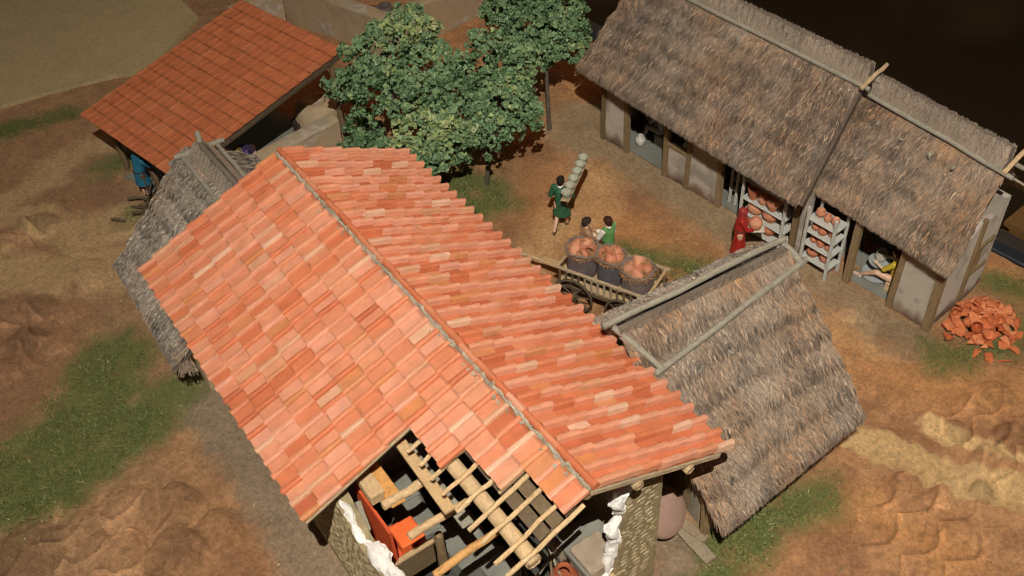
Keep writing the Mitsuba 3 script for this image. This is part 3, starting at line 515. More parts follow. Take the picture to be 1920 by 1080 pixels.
# ------------------------------------------------------------------ thatch
def thatch(parent, name, rl, rr, er, el, courses, n, tone=.5, grey=0.0, thick=.16, blade=(.28, .50), wid=.0105, over=.10, label=None, lift=.075, streak=.5, side=(-.012, 1.012)):
    """One thatched slope: ridge left, ridge right, eave right, eave left; a slab with straw laid over it in courses."""
    C = [arr(*p) for p in (rl, rr, er, el)]
    def S(u, t): u = np.asarray(u)[..., None]; t = np.asarray(t)[..., None]; return (C[0] * (1 - u) + C[1] * u) * (1 - t) + (C[3] * (1 - u) + C[2] * u) * t
    nrm = unit(np.cross(C[1] - C[0], C[3] - C[0])); nrm = nrm if nrm[2] > 0 else -nrm
    nu, nt = 60, 40; uu, tt = np.meshgrid(np.linspace(0, 1, nu), np.linspace(0, 1, nt), indexing='ij')
    top = S(uu, tt) - nrm * .012; bot = S(uu * .98 + .01, tt * .97) - nrm * thick
    V = np.vstack([top.reshape(-1, 3), bot.reshape(-1, 3)]); m = nu * nt; I = np.arange(m).reshape(nu, nt)
    F = [np.stack([I[:-1, :-1], I[1:, :-1], I[1:, 1:], I[:-1, 1:]], -1).reshape(-1, 4)]; F.append(F[0][:, ::-1] + m)
    for a in (I[:, 0], I[:, -1][::-1], I[0][::-1], I[-1]): F.append(np.stack([a[:-1], a[:-1] + m, a[1:] + m, a[1:]], 1))
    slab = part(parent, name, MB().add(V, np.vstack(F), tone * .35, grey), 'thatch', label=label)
    Lr, Ls = np.linalg.norm(C[1] - C[0]), np.linalg.norm(C[3] - C[0])
    u = rng.uniform(*side, n); t = rng.uniform(0, 1.0, n) ** .95
    cu = meshkit.noise(np.column_stack([u * Lr * 1.1, u * 0, u * 0 + 3]), 4) * .45 + meshkit.noise(np.column_stack([u * Lr * 4, u * 0, u * 0 + 9]), 5) * .16
    ph = t * courses + cu; fr = ph - np.floor(ph)
    # some straw is laid right at the lower lip of each course
    L = rng.uniform(*blade, n)
    p0 = S(u, t); dn = (S(u, np.minimum(t + .01, 1.02)) - S(u, t)); dn /= np.linalg.norm(dn, axis=1, keepdims=True)
    side = np.cross(dn, nrm); du = rng.normal(0, .13, n) + (meshkit.noise(np.column_stack([u * Lr * 2.2, t * Ls * 2.2, u * 0]), 8) - .5) * .55
    d = dn + side * du[:, None]; d /= np.linalg.norm(d, axis=1, keepdims=True)
    h0 = .0 + lift * fr; h1 = h0 + rng.uniform(-.01, .035, n) + .02
    lim = (1.0 + over * rng.uniform(.2, 1.1, n) / Ls - t) * Ls; L = np.minimum(L, np.maximum(lim, .08))
    w = rng.uniform(.6, 1.5, n) * wid; roll = rng.normal(0, .6, n)
    sv = np.cross(d, nrm) * np.cos(roll)[:, None] + nrm * np.sin(roll)[:, None]
    a = p0 + nrm * h0[:, None]; b = p0 + d * (L * .6)[:, None] + nrm * (h1 + .012)[:, None]; c = p0 + d * L[:, None] + nrm * (h1 - .01 - .02 * rng.random(n))[:, None]
    w_ = w[:, None]; Vb = np.stack([a - sv * w_, a + sv * w_, b - sv * w_, b + sv * w_, c], 1).reshape(-1, 3)
    k = np.arange(n)[:, None] * 5; Fb = np.vstack([k + np.array([[0, 1, 3]]), k + np.array([[0, 3, 2]]), k + np.array([[2, 3, 4]])])
    q = np.column_stack([u * Lr, t * Ls, u * 0])
    patch = (meshkit.fbm(q * np.array([1.6, .9, 1]), 3, 11) - .5) * .7 + (meshkit.noise(q * np.array([5, 2.2, 1]), 12) - .5) * .45
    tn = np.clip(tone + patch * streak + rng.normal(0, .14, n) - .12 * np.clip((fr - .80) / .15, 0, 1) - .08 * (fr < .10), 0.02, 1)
    hot = rng.random(n) < .10; tn[hot] = rng.uniform(.80, 1.0, hot.sum())
    gr = np.clip(grey + (meshkit.fbm(q * 1.1, 3, 15) - .5) * 1.0 * (grey > 0) * (grey < 1), 0, 1)
    part(slab, 'straw', MB().add(Vb, Fb, np.repeat(tn, 5), np.repeat(gr, 5)), 'thatch', kind='stuff')
    return slab
def crest(parent, p0, p1, h, th, n, tone=.5, grey=.9, lean=(0, 0, 0), label=None, tt=.6):
    """upright comb of straw along a ridge"""
    p0, p1 = arr(*p0), arr(*p1); x = unit(p1 - p0); L = np.linalg.norm(p1 - p0); y = unit(np.cross(arr(0, 0, 1), x)); up = unit(arr(0, 0, 1) * h + arr(*lean))
    k = 40; m = MB(); t = np.linspace(0, 1, k); hh = h * (1 + .06 * (meshkit.noise(np.column_stack([t * L * 2, t * 0, t * 0]), 3) - .5))
    rows = []
    for s, f in ((-th, 0), (-th * tt, .96), (th * tt, .96), (th, 0)): rows.append(p0 + x * (t * L)[:, None] + y * s + up * (hh * f)[:, None])
    V = np.vstack(rows); F = []
    for r in range(4):
        q = (r + 1) % 4; i = np.arange(k - 1); F.append(np.stack([r * k + i, q * k + i, q * k + i + 1, r * k + i + 1], 1))
    F.append(np.array([[0, 3 * k, 2 * k, k], [k - 1, 2 * k - 1, 3 * k - 1, 4 * k - 1]]))
    slab = part(parent, 'crest', m.add(V, np.vstack(F), tone * .4, grey), 'thatch', label=label)
    u = rng.random(n) * L; s = np.where(rng.random(n) < .5, -1, 1); z0 = rng.uniform(-.15, .6, n) * h; ln = rng.uniform(.35, .6, n) * h
    top = np.minimum(z0 + ln, h * rng.uniform(.94, 1.05, n)); off = th * (1.1 - (1 - tt) * z0 / h)
    a = p0 + x * u[:, None] + y * (s * off)[:, None] + up * z0[:, None]; b = p0 + x * (u + rng.normal(0, .035, n))[:, None] + y * (s * (th * (1.08 - (1 - tt) * top / h) + .008))[:, None] + up * top[:, None]
    w = x * .014; V = np.stack([a - w, a + w, b + w * .7, b - w * .7], 1).reshape(-1, 3); kk = np.arange(n)[:, None] * 4
    F = np.vstack([kk + np.array([[0, 1, 2]]), kk + np.array([[0, 2, 3]])])
    band = .34 * np.sign(np.sin(u * 34.0 + rng.normal(0, .5, n))) * (top > .55 * h)
    part(slab, 'straw', MB().add(V, F, np.repeat(np.clip(rng.normal(tone, .16, n) + band * .5, 0.02, 1), 4), grey), 'thatch', kind='stuff')
    return slab
def knots(parent, p0, p1, n, r, tone):
    for i in range(n):
        t = (i + .5) / n + rng.normal(0, .03); c = arr(*p0) * (1 - t) + arr(*p1) * t
        part(parent, 'peg', MB().hull(c + rng.normal(0, 1, (9, 3)) * r * arr(.7, .7, .7), tone), 'wood')

# ------------------------------------------------------------------ the long potters' workshop, two thatched halves
def brickpanel(parent, a0, a1, b0, b1, z1, fr=FB, bs='whitebrick'):
    return part(parent, 'wall_panel', MB().box(*xbox(fr, (a0 + a1) / 2, (b0 + b1) / 2, z1 / 2, abs(a1 - a0) / 2, abs(b1 - b0) / 2, z1 / 2, .012)), bs)
shopL = thing('thatched_workshop', 'longer and taller half of the thatched workshop with whitewashed front panels', 'workshop')
shopR = thing('thatched_workshop', 'lower right half of the thatched workshop with whitewashed gable end', 'workshop')
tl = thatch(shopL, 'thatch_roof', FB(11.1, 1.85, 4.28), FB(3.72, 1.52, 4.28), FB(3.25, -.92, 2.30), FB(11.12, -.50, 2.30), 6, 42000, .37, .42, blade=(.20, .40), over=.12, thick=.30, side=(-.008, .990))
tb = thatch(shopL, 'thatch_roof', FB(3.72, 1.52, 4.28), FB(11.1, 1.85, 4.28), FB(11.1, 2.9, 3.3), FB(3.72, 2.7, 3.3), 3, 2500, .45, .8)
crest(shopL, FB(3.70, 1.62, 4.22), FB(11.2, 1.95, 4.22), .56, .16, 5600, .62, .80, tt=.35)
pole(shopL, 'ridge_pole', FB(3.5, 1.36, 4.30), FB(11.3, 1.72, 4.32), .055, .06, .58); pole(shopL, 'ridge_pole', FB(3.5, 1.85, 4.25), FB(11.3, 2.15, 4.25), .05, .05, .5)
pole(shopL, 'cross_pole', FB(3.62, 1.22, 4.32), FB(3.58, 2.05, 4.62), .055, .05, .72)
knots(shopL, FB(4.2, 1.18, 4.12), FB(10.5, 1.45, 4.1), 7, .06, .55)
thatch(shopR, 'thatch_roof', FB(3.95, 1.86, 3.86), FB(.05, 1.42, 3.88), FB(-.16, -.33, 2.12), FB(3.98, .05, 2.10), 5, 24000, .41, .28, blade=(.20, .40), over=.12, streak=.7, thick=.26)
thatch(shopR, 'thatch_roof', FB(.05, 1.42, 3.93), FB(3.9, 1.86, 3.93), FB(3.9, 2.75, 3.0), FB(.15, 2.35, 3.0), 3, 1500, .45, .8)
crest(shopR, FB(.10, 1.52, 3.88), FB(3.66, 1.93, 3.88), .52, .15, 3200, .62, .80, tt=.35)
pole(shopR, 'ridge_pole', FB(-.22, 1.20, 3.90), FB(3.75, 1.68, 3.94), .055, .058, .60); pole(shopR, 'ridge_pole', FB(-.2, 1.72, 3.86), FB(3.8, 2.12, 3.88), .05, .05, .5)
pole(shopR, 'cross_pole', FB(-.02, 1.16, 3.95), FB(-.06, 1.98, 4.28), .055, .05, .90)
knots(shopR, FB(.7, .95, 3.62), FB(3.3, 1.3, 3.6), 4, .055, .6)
for k in range(9):  # ends of the rods that carry the back slope
    b = 1.55 + k * .1; pole(shopR, 'rod', FB(.5, b, 3.72 - .9 * (b - 1.5)), FB(-.28 - rng.random() * .15, b + rng.normal(0, .02), 3.66 - .9 * (b - 1.5)), .03, .028, .45 if k % 2 else .62, 6)
def post(parent, a, z=2.0, w=.15, b=.0, d=.13, tone=.42, name='post'):
    h = rng.normal(0, .03, 2)
    return part(parent, name, MB().hull(np.vstack([FB(a + x * w / 2 + (h[0] if zz > 1 else 0), b + y * d / 2, zz) for x in (-1, 1) for y in (-1, 1) for zz in (-.05, z)]), tone), 'wood', label=None)
for a, tn in ((10.66, .33), (9.72, .41), (8.22, .40), (7.42, .38), (6.30, .43)): post(shopL, a, 2.02, tone=tn)
for a, b in ((9.80, 10.58), (6.38, 7.35)): brickpanel(shopL, a, b, -.02, .10, 1.82)
brickpanel(shopL, 7.50, 8.14, -.02, .10, 1.02)
part(shopL, 'window_sill', MB().box(*xbox(FB, 7.82, .02, 1.08, .33, .09, .05, .01), tone=.40), 'wood')
part(shopL, 'back_wall', MB().box(*xbox(FB, 7.3, 2.25, 1.4, 3.6, .1, 1.4)), 'whitebrick'); part(shopL, 'end_wall', MB().box(*xbox(FB, 10.68, 1.15, 1.2, .08, 1.05, 1.2)), 'whitebrick')
part(shopL, 'floor', MB().box(*xbox(FB, 7.2, 1.15, .004, 3.5, 1.05, .025)), 'greyfloor'); part(shopR, 'floor', MB().box(*xbox(FB, 1.85, 1.15, .004, 1.75, 1.0, .025)), 'greyfloor')
part(shopL, 'eave_beam', MB().box(*xbox(FB, 7.2, .02, 2.06, 3.55, .07, .05), tone=.1), 'wood'); part(shopR, 'eave_beam', MB().box(*xbox(FB, 1.85, .06, 2.03, 1.85, .07, .05), tone=.1), 'wood')
post(shopL, 3.86, 2.3, .14, -.02, .14, .36); brickpanel(shopR, 3.52, 3.76, -.05, .08, 2.05)
post(shopR, 2.22, 1.98, .16, .02, .14, .42); post(shopR, 1.04, 1.9, .13, .05, .13, .41); post(shopR, .03, 1.85, .17, .05, .16, .42)
brickpanel(shopR, .13, .96, .04, .16, 1.84)
part(shopR, 'back_wall', MB().box(*xbox(FB, 1.85, 2.2, 1.35, 1.8, .1, 1.35)), 'whitebrick')
part(shopR, 'gable_wall', MB().add(*quadwall(FB, [FB(.0, .14, 0), FB(.0, 1.12, 0), FB(.0, 1.12, 2.62), FB(.0, .14, 1.72)], FB.h, .12)), 'whitebrick')
part(shopR, 'gable_wall', MB().add(*quadwall(FB, [FB(.0, 1.22, 0), FB(.0, 1.98, 0), FB(.0, 1.98, .95), FB(.0, 1.22, .95)], FB.h, .12)), 'whitebrick')
part(shopR, 'gable_wall', MB().add(*quadwall(FB, [FB(.0, 1.22, 1.75), FB(.0, 1.90, 1.75), FB(.0, 1.88, 2.30), FB(.0, 1.66, 2.52), FB(.0, 1.22, 2.55)], FB.h, .12)), 'whitebrick')
part(shopR, 'gable_wall', MB().add(*quadwall(FB, [FB(.0, 1.68, .95), FB(.0, 1.98, .95), FB(.0, 1.98, 1.75), FB(.0, 1.68, 1.75)], FB.h, .12)), 'whitebrick')
for b0, z0, b1, z1, w in ((1.17, 0, 1.17, 2.68, .10), (1.2, .97, 2.0, .97, .07), (1.2, 1.73, 2.0, 1.73, .07)): beam(shopR, 'timber', FB(-.02, b0, z0), FB(-.02, b1, z1), w, w, .38, upv=FB.h)
part(shopR, 'shutter', MB().box(*xbox(FB, .02, 1.54, 1.35, .02, .13, .36, .008), tone=.43), 'wood')

# ------------------------------------------------------------------ the two thatched annexes of the big house
an = thing('thatched_annex', 'straw brown thatched annex at the right side of the orange tiled house', 'annex')
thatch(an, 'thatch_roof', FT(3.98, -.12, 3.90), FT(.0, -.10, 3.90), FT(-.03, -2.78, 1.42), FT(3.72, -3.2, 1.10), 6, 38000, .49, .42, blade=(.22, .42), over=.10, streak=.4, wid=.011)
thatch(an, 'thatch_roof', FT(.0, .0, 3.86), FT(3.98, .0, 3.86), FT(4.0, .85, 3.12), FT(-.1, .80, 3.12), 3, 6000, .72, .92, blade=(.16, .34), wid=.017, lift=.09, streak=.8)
crest(an, FT(.02, -.16, 3.80), FT(4.0, -.18, 3.80), .20, .07, 2200, .52, .6)
pole(an, 'ridge_pole', FT(-.12, .02, 4.02), FT(4.22, .02, 4.02), .065, .065, .56); pole(an, 'ridge_pole', FT(-.30, -.44, 3.72), FT(3.72, -.95, 3.33), .065, .065, .57)
pole(an, 'cross_pole', FT(4.05, -.05, 3.98), FT(3.57, -.96, 3.36), .06, .06, .57); pole(an, 'cross_pole', FT(-.06, .06, 3.95), FT(-.16, -.52, 3.72), .065, .07, .59)
knots(an, FT(.7, -1.0, 3.10), FT(3.2, -1.25, 3.10), 3, .07, .55)
part(an, 'front_wall', MB().box(*xbox(FT, 1.9, -2.35, .62, 1.6, .06, .62)), 'yardwall'); 
part(an, 'end_wall', MB().add(*quadwall(FT, [FT(3.45, -2.6, 0), FT(3.45, 1.0, 0), FT(3.45, 1.0, 2.5), FT(3.45, -.1, 3.6), FT(3.45, -2.5, 1.55)], -FT.h, .1), tone=.6), 'wood')
part(an, 'end_wall', MB().add(*quadwall(FT, [FT(.3, -2.4, 0), FT(.3, 1.0, 0), FT(.3, 1.0, 2.5), FT(.3, -.1, 3.6), FT(.3, -2.4, 1.6)], FT.h, .1), tone=.6), 'plaster')
for k in range(7): beam(an, 'plank', FT(3.48, -2.45 + k * .3, 0), FT(3.48, -2.45 + k * .3, 1.55 + k * .25), .27, .03, float(rng.uniform(.40, .55)), upv=FT.h)
beam(an, 'post', FT(3.58, -2.62, -.1), FT(3.56, -2.50, 1.45), .15, .14, .42)
beam(an, 'ground_beam', FT(3.65, -2.75, .10), FT(4.1, -1.1, .10), .2, .16, .47)
beam(an, 'post', FT(.2, -2.4, 0), FT(.2, -2.4, 1.5), .13, .13, .42)
part(an, 'rafter_end', MB().box(*xbox(FT, 3.82, -1.7, 2.35, .1, .06, .06, .01), tone=.42), 'wood')
anl = thing('thatched_annex', 'grey weathered thatched annex behind the left end of the orange tiled house', 'annex')
thatch(anl, 'thatch_roof', (-5.6, 17.25, 3.05), (-7.75, 20.5, 3.05), (-9.46, 18.19, 1.25), (-7.36, 14.72, 1.25), 6, 26000, .50, .90, blade=(.16, .34), wid=.016, over=.12, lift=.10, streak=.6)
thatch(anl, 'thatch_roof', (-7.75, 20.5, 3.05), (-5.6, 17.25, 3.05), (-4.3, 18.1, 1.9), (-6.5, 21.4, 1.9), 4, 3500, .48, .9)
crest(anl, (-7.36, 20.22, 2.92), (-5.5, 17.4, 2.92), .50, .36, 4200, .62, .85, tt=.12)
pole(anl, 'ridge_pole', (-7.88, 20.22, 3.03), (-6.1, 17.3, 3.03), .06, .06, .57, bend=.02); pole(anl, 'ridge_pole', (-7.07, 20.58, 3.08), (-5.5, 18.1, 3.08), .055, .055, .57, bend=.02)
pole(anl, 'cross_pole', (-7.98, 20.04, 3.05), (-6.86, 20.62, 3.1), .075, .07, .58); pole(anl, 'finial_pole', (-7.30, 20.12, 3.28), (-7.38, 20.42, 3.50), .075, .07, .57)
part(anl, 'side_wall', MB().add(*quadwall(FM, [(-8.85, 18.0, 0), (-7.0, 15.1, 0), (-7.0, 15.1, 1.3), (-8.85, 18.0, 1.3)], FM.r, .12)), 'yardwall')
part(anl, 'end_wall', MB().add(*quadwall(FM, [(-8.85, 18.0, 0), (-7.5, 20.0, 0), (-7.5, 20.0, 2.7), (-8.85, 18.0, 1.35)], FM.r, .12)), 'yardwall')
rag = MB()
for k in range(60):
    p = arr(-7.36, 14.76, 1.22) + arr(.855, .52, 0) * rng.uniform(0, .32) + arr(0, 0, 1) * rng.uniform(-.05, .16); q = p + arr(.54, -.84, -.1) * rng.uniform(.05, .22) + arr(0, 0, -rng.uniform(.02, .16)) + rng.normal(0, .04, 3); rag.tube([p, q], .009, 4, float(rng.uniform(.4, 1)), .6)
part(anl, 'loose_straw', rag, 'thatch', kind='stuff')

# ------------------------------------------------------------------ kiln shed with the darker tile roof
class Quad:
    def __init__(s, rl, rr, el):
        s.o = arr(*rl); s.L = np.linalg.norm(arr(*el) - s.o); s.W = np.linalg.norm(arr(*rr) - s.o)
        s.d = unit(arr(*el) - s.o); s.fr = type('F', (), {'h': unit(arr(*rr) - s.o)})(); s.n = unit(np.cross(s.d, s.fr.h)); s.n = s.n if s.n[2] > 0 else -s.n
        s.side = 1
    def __call__(s, a, t, h=0.0): return s.o + a * s.fr.h + t * s.d + h * s.n
shed = thing('kiln_shed', 'open shed on posts under a dull red tile roof, far left of the model', 'shed')
SQ = Quad((-7.42, 27.67, 3.17), (-4.16, 24.4, 3.17), (-11.68, 23.9, 1.97))
sroof = part(shed, 'roof', MB().box(SQ(SQ.W / 2, SQ.L / 2, -.05), SQ.fr.h * (SQ.W / 2 - .05), SQ.d * (SQ.L / 2 - .04), SQ.n * .025, tone=.1), 'wood')
nc, nr = 17, 15; l2 = []
for c in range(nc):
    for r in range(nr):
        a0 = c * SQ.W / nc; t0 = r * SQ.L / nr; j = rng.normal(0, .008, 3)
        l2.append((pan(SQ, a0 + .004 + j[0] * .3, a0 + SQ.W / nc - .004 + j[0] * .3, t0 + .050, t0 + SQ.L / nr - .004 + j[1] * .4, thick=.02, lift=.018 + abs(j[2]) * .5, tone=float(np.clip(rng.normal(.5, .18), 0, 1)), t2=1.0, flange=.022, fw=.035), SQ(a0, t0)))
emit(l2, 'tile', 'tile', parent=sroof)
def wbeam(parent, name, p0, p1, w, h, tone, **k): return beam(parent, name, p0, p1, w, h, tone, **k)
wbeam(shed, 'rake_beam', SQ(SQ.W - .08, .1, -.14), SQ(SQ.W - .08, SQ.L - .1, -.14), .10, .12, .15, upv=SQ.n)
wbeam(shed, 'rake_beam', SQ(.08, .1, -.14), SQ(.08, SQ.L - .1, -.14), .10, .12, .15, upv=SQ.n)
wbeam(shed, 'eave_beam', SQ(.05, SQ.L - .35, -.14), SQ(SQ.W - .05, SQ.L - .35, -.14), .10, .12, .15, upv=SQ.n)
for k in range(9):
    a = .25 + k * (SQ.W - .5) / 8; wbeam(shed, 'rafter', SQ(a, .1, -.10), SQ(a, SQ.L - .05, -.10), .06, .07, .25, upv=SQ.n)
for a, t in ((.4, 5.3), (2.1, 5.3), (3.55, 5.3), (4.35, 5.2), (SQ.W - .12, .45), (.3, .4)):
    p = SQ(a, t, -.15); pole(shed, 'post', (p[0], p[1], -.1), p, .085, .075, .33, 9, .02)
part(shed, 'floor', MB().add(*prism([(-11.0, 23.6), (-8.3, 21.3), (-4.7, 24.4), (-7.4, 27.0)], -.05, .035)), 'greyfloor')
V, F = lathe([(.72, 0), (.72, .5), (.66, .78), (.48, .95), (.3, 1.0), (.28, .85), (.0, .8)], 28, (-5.45, 25.45, 0)); V += (meshkit.fbm(V * 2.5, 3)[:, None] - .5) * .10
kiln = thing('kiln', 'rounded clay kiln under the rake of the dull red shed roof', 'kiln'); part(kiln, 'dome', MB().add(V, F), 'yardwall', True)
part(kiln, 'fire_mouth', MB().box((-6.05, 25.08, .28), unit(arr(-.85, -.53, 0)) * .1, unit(arr(.53, -.85, 0)) * .22, arr(0, 0, .25), .03, tone=0), 'wood')
# thick yard wall beside the shed
def thickwall(key, label, p, q, h, th, rough=.03, seg=24, cap=True):
    p, q = arr(*p), arr(*q); x = unit(q - p); y = unit(np.cross(arr(0, 0, 1), x)); L = np.linalg.norm(q - p); prof = [(-th, -.1), (-th, h * .5), (-th * .97, h * .93), (-th * .75, h), (0, h * 1.015), (th * .75, h), (th * .97, h * .93), (th, h * .5), (th, -.1)]
    V = []; n = len(prof)
    for i in range(seg + 1):
        t = i / seg
        for a, z in prof: V.append(p + x * L * t + y * a + arr(0, 0, z))
    V = np.array(V); V += (meshkit.fbm(V * 1.8, 3, 2)[:, None] - .5) * rough * 2; F = []
    for i in range(seg):
        for j in range(n - 1): F.append([i * n + j, (i + 1) * n + j, (i + 1) * n + j + 1, i * n + j + 1])
    F = np.array(F); F = np.vstack([F[:, [0, 1, 2]], F[:, [0, 2, 3]]]); e = seg * n
    F = np.vstack([F, [[0, j, j + 1] for j in range(1, n - 1)], [[e, e + j + 1, e + j] for j in range(1, n - 1)]])
    k = thing(key, label, 'wall'); scene[k] = MB().add(V, F, .4).shape('yardwall'); return k
thickwall('yard_wall', 'thick plastered yard wall between the red tiled shed and the orange roof', (-4.78, 24.18, 0), (-8.3, 21.1, 0), 1.22, .24)
thickwall('yard_wall', 'plastered enclosure wall at the top left of the trees', (-3.40, 29.4, 0), (-7.1, 32.3, 0), 1.45, .22, .05)
thickwall('yard_wall', 'plastered enclosure wall above the middle tree, running off to the right', (-3.35, 29.4, 0), (.9, 33.1, 0), 1.45, .22, .05)
thickwall('yard_wall', 'short low wall end at the back of the red tiled shed', (-7.3, 31.9, 0), (-8.8, 31.0, 0), 1.3, .2, .05)
for k, (x, y, s) in enumerate(((-4.1, 31.0, .5), (-3.7, 31.5, .42), (-3.2, 31.2, .38))):
    V, F = lathe([(0, 0), (.45, 0), (.7, .5), (.72, .9), (.45, 1.25), (.5, 1.4), (.35, 1.35), (.4, 1.0)], 18, (x, y, 0)); V = (V - arr(x, y, 0)) * s * 1.2 + arr(x, y, 0)
    kk = thing('storage_jar', 'dark grey jar standing inside the enclosure wall at the top edge', 'jar', 'jars inside the enclosure'); scene[kk] = MB().add(V, F, .45).shape('sacking', True)
# earth heap right of the trees' back, behind the enclosure
# ------------------------------------------------------------------ trees
def tree(name, base, lobes, label, group=None, tone=.5, dens=1.0, trunk=.09, lean=(0, 0), leaf=.118):
    t = thing(name, label, 'tree', group); base = arr(*base); L = [(arr(x, y, z), r) for x, y, z, r in lobes]
    hub = np.mean([c for c, _ in L], axis=0) * .5 + arr(base[0], base[1], 0) * .5; hub[2] = min(c[2] - r * .4 for c, r in L)
    hub[2] = max(hub[2], .5); P = [base - arr(0, 0, .1), base * .6 + hub * .4 + arr(*lean, 0) * .5, hub]
    tr = part(t, 'trunk', MB().tube(P, [trunk * 1.25, trunk, trunk * .85], 9, wob=.2), 'bark', True)
    for c, r in L: part(t, 'limb', MB().tube([hub - arr(0, 0, .1), (hub + c) / 2 + rng.normal(0, .08, 3), c], [trunk * .7, trunk * .5, trunk * .25], 7, wob=.2), 'bark', True)
    allV, tn = [], []
    for c, r in L:
        nc = int(80 * r * r * dens) + 12
        for i in range(nc):
            d = unit(rng.normal(0, 1, 3) + arr(0, -.15, .35)); rr = r * .92 * rng.uniform(.60, 1.0) * (0.72 + .52 * meshkit.noise((c + d * 1.7)[None] * 1.4)[0]); q = c + d * rr * arr(1, 1, .86)
            if q[2] < .12: continue
            k = rng.integers(13, 22); cs = rng.uniform(.11, .23); ct = np.clip(tone + rng.normal(0, .16) + .55 * (meshkit.noise(q[None] * 1.3, 6)[0] - .5), .05, .95)
            dirs = rng.normal(0, 1, (k, 3)) + d * .9; dirs /= np.linalg.norm(dirs, axis=1, keepdims=True)
            ctr = q + dirs * cs * rng.uniform(.45, 1.0, (k, 1)); nn = dirs + rng.normal(0, .45, (k, 3)); nn /= np.linalg.norm(nn, axis=1, keepdims=True)
            ax = np.cross(nn, rng.normal(0, 1, (k, 3))); ax /= np.linalg.norm(ax, axis=1, keepdims=True) + 1e-9; ay = np.cross(nn, ax); s = rng.uniform(.45, 1.5, (k, 1)) * leaf
            allV.append(np.stack([ctr - ax * s * .5, ctr - ay * s * .5 + nn * s * .22, ctr + ax * s * .62 - nn * s * .12, ctr + ay * s * .5 + nn * s * .22], 1).reshape(-1, 3))
            tn.append(np.repeat(np.clip(ct + rng.normal(0, .10, k), 0, 1), 4))
    V = np.vstack(allV); F = np.arange(len(V)).reshape(-1, 4)
    part(t, 'crown', MB().add(V, F, np.concatenate(tn)), 'leaf')
tree('leafy_tree', (-.52, 22.12, 0), [(-.17, 23.18, 3.0, 1.15), (.04, 22.29, 2.4, 1.08), (-.93, 22.6, 2.6, .95), (.45, 23.38, 3.0, .78), (-.29, 21.85, 1.95, .75), (.55, 22.48, 2.4, .6)], 'bright green tree whose thin trunk stands in the grass near the orange roof', tone=.50, trunk=.06)
tree('leafy_tree', (-3.1, 24.6, 0), [(-3.04, 24.03, 3.2, 1.18), (-2.31, 24.72, 3.4, .85), (-3.53, 23.45, 2.6, .92), (-4.25, 24.1, 2.25, .55), (-1.89, 23.4, 3.0, 1.05), (-2.21, 22.76, 2.6, .9)], 'dense tree with the largest crown, between the red shed roof and the middle', tone=.56)
tree('leafy_tree', (-2.0, 22.6, 0), [(-1.99, 22.2, 1.9, 1.0), (-1.26, 22.1, 2.1, .9), (-2.1, 21.55, 1.35, .6), (-1.59, 21.8, 1.5, .8)], 'low yellowish green tree rising right behind the far edge of the orange roof', tone=.60)
tree('leafy_tree', (1.43, 24.56, 0), [(1.26, 25.61, 2.8, 1.15), (2.0, 25.45, 2.75, .85), (.83, 25.92, 3.0, 1.0), (1.94, 26.4, 3.0, .88), (2.21, 25.25, 2.2, .5), (.24, 27.06, 2.6, .7), (1.21, 25.2, 2.25, .62)], 'tree with slender bare trunk next to the left end of the thatched workshop', tone=.44, trunk=.065)
tree('leafy_bush', (-3.8, 23.7, 0), [(-3.9, 23.79, 1.0, .55), (-4.13, 23.45, .6, .48), (-3.36, 23.2, .6, .40)], 'small green bush by the end of the yard wall', tone=.50, trunk=.04)

# ------------------------------------------------------------------ people
def sph(c, r): return m3.Manifold.sphere(r, 14).translate([float(x) for x in c])
def bone(*cr): return m3.Manifold.batch_hull([sph(c, r) for c, r in cr])
def union(l): return m3.Manifold.batch_boolean(l, m3.OpType.Add)
def soft(man, res=.022, it=8):
    mm = man.refine_to_length(res).to_mesh(); t = trimesh.Trimesh(np.array(mm.vert_properties[:, :3], float), np.array(mm.tri_verts)); t.merge_vertices()
    trimesh.smoothing.filter_taubin(t, iterations=it); return np.array(t.vertices), np.array(t.faces)
def hand(w, f, s, curl):
    """palm and five bent fingers: w wrist, f direction of the fingers, s towards the thumb"""
    f, s = unit(f), unit(s); s = unit(s - f * (s @ f)); n = np.cross(f, s); L = [bone((w, .024), (w + f * .045 + s * .02, .022), (w + f * .085 + s * .026, .017), (w + f * .085 - s * .028, .017))]
    for k, (o, l) in enumerate(((.030, .070), (.010, .080), (-.012, .074), (-.032, .058))):
        a = w + f * .085 + s * o; b = a + (f * math.cos(curl) + n * math.sin(curl)) * l * .55; c = b + (f * math.cos(curl * 2.2) + n * math.sin(curl * 2.2)) * l * .45
        L += [bone((a, .0105), (b, .0095)), bone((b, .0095), (c, .0085))]
    a = w + f * .03 + s * .03; b = a + unit(f * .7 + s * .7 + n * .2) * .042; c = b + unit(f + n * .5) * .032
    return L + [bone((a, .0125), (b, .0105)), bone((b, .0105), (c, .009))]
BASE = dict(pel=(0, 0, .93), che=(0, .01, 1.27), nec=(0, .0, 1.46), hea=(0, .03, 1.60),
            shR=(.175, 0, 1.40), shL=(-.175, 0, 1.40), elR=(.24, .02, 1.13), elL=(-.24, .02, 1.13), wrR=(.24, .14, .93), wrL=(-.24, .14, .93),
            hiR=(.09, 0, .90), hiL=(-.09, 0, .90), knR=(.10, .03, .49), knL=(-.10, .03, .49), anR=(.10, 0, .09), anL=(-.10, 0, .09), face=(0, 1, -.05))
SKIN = (0.60, 0.38, 0.27)
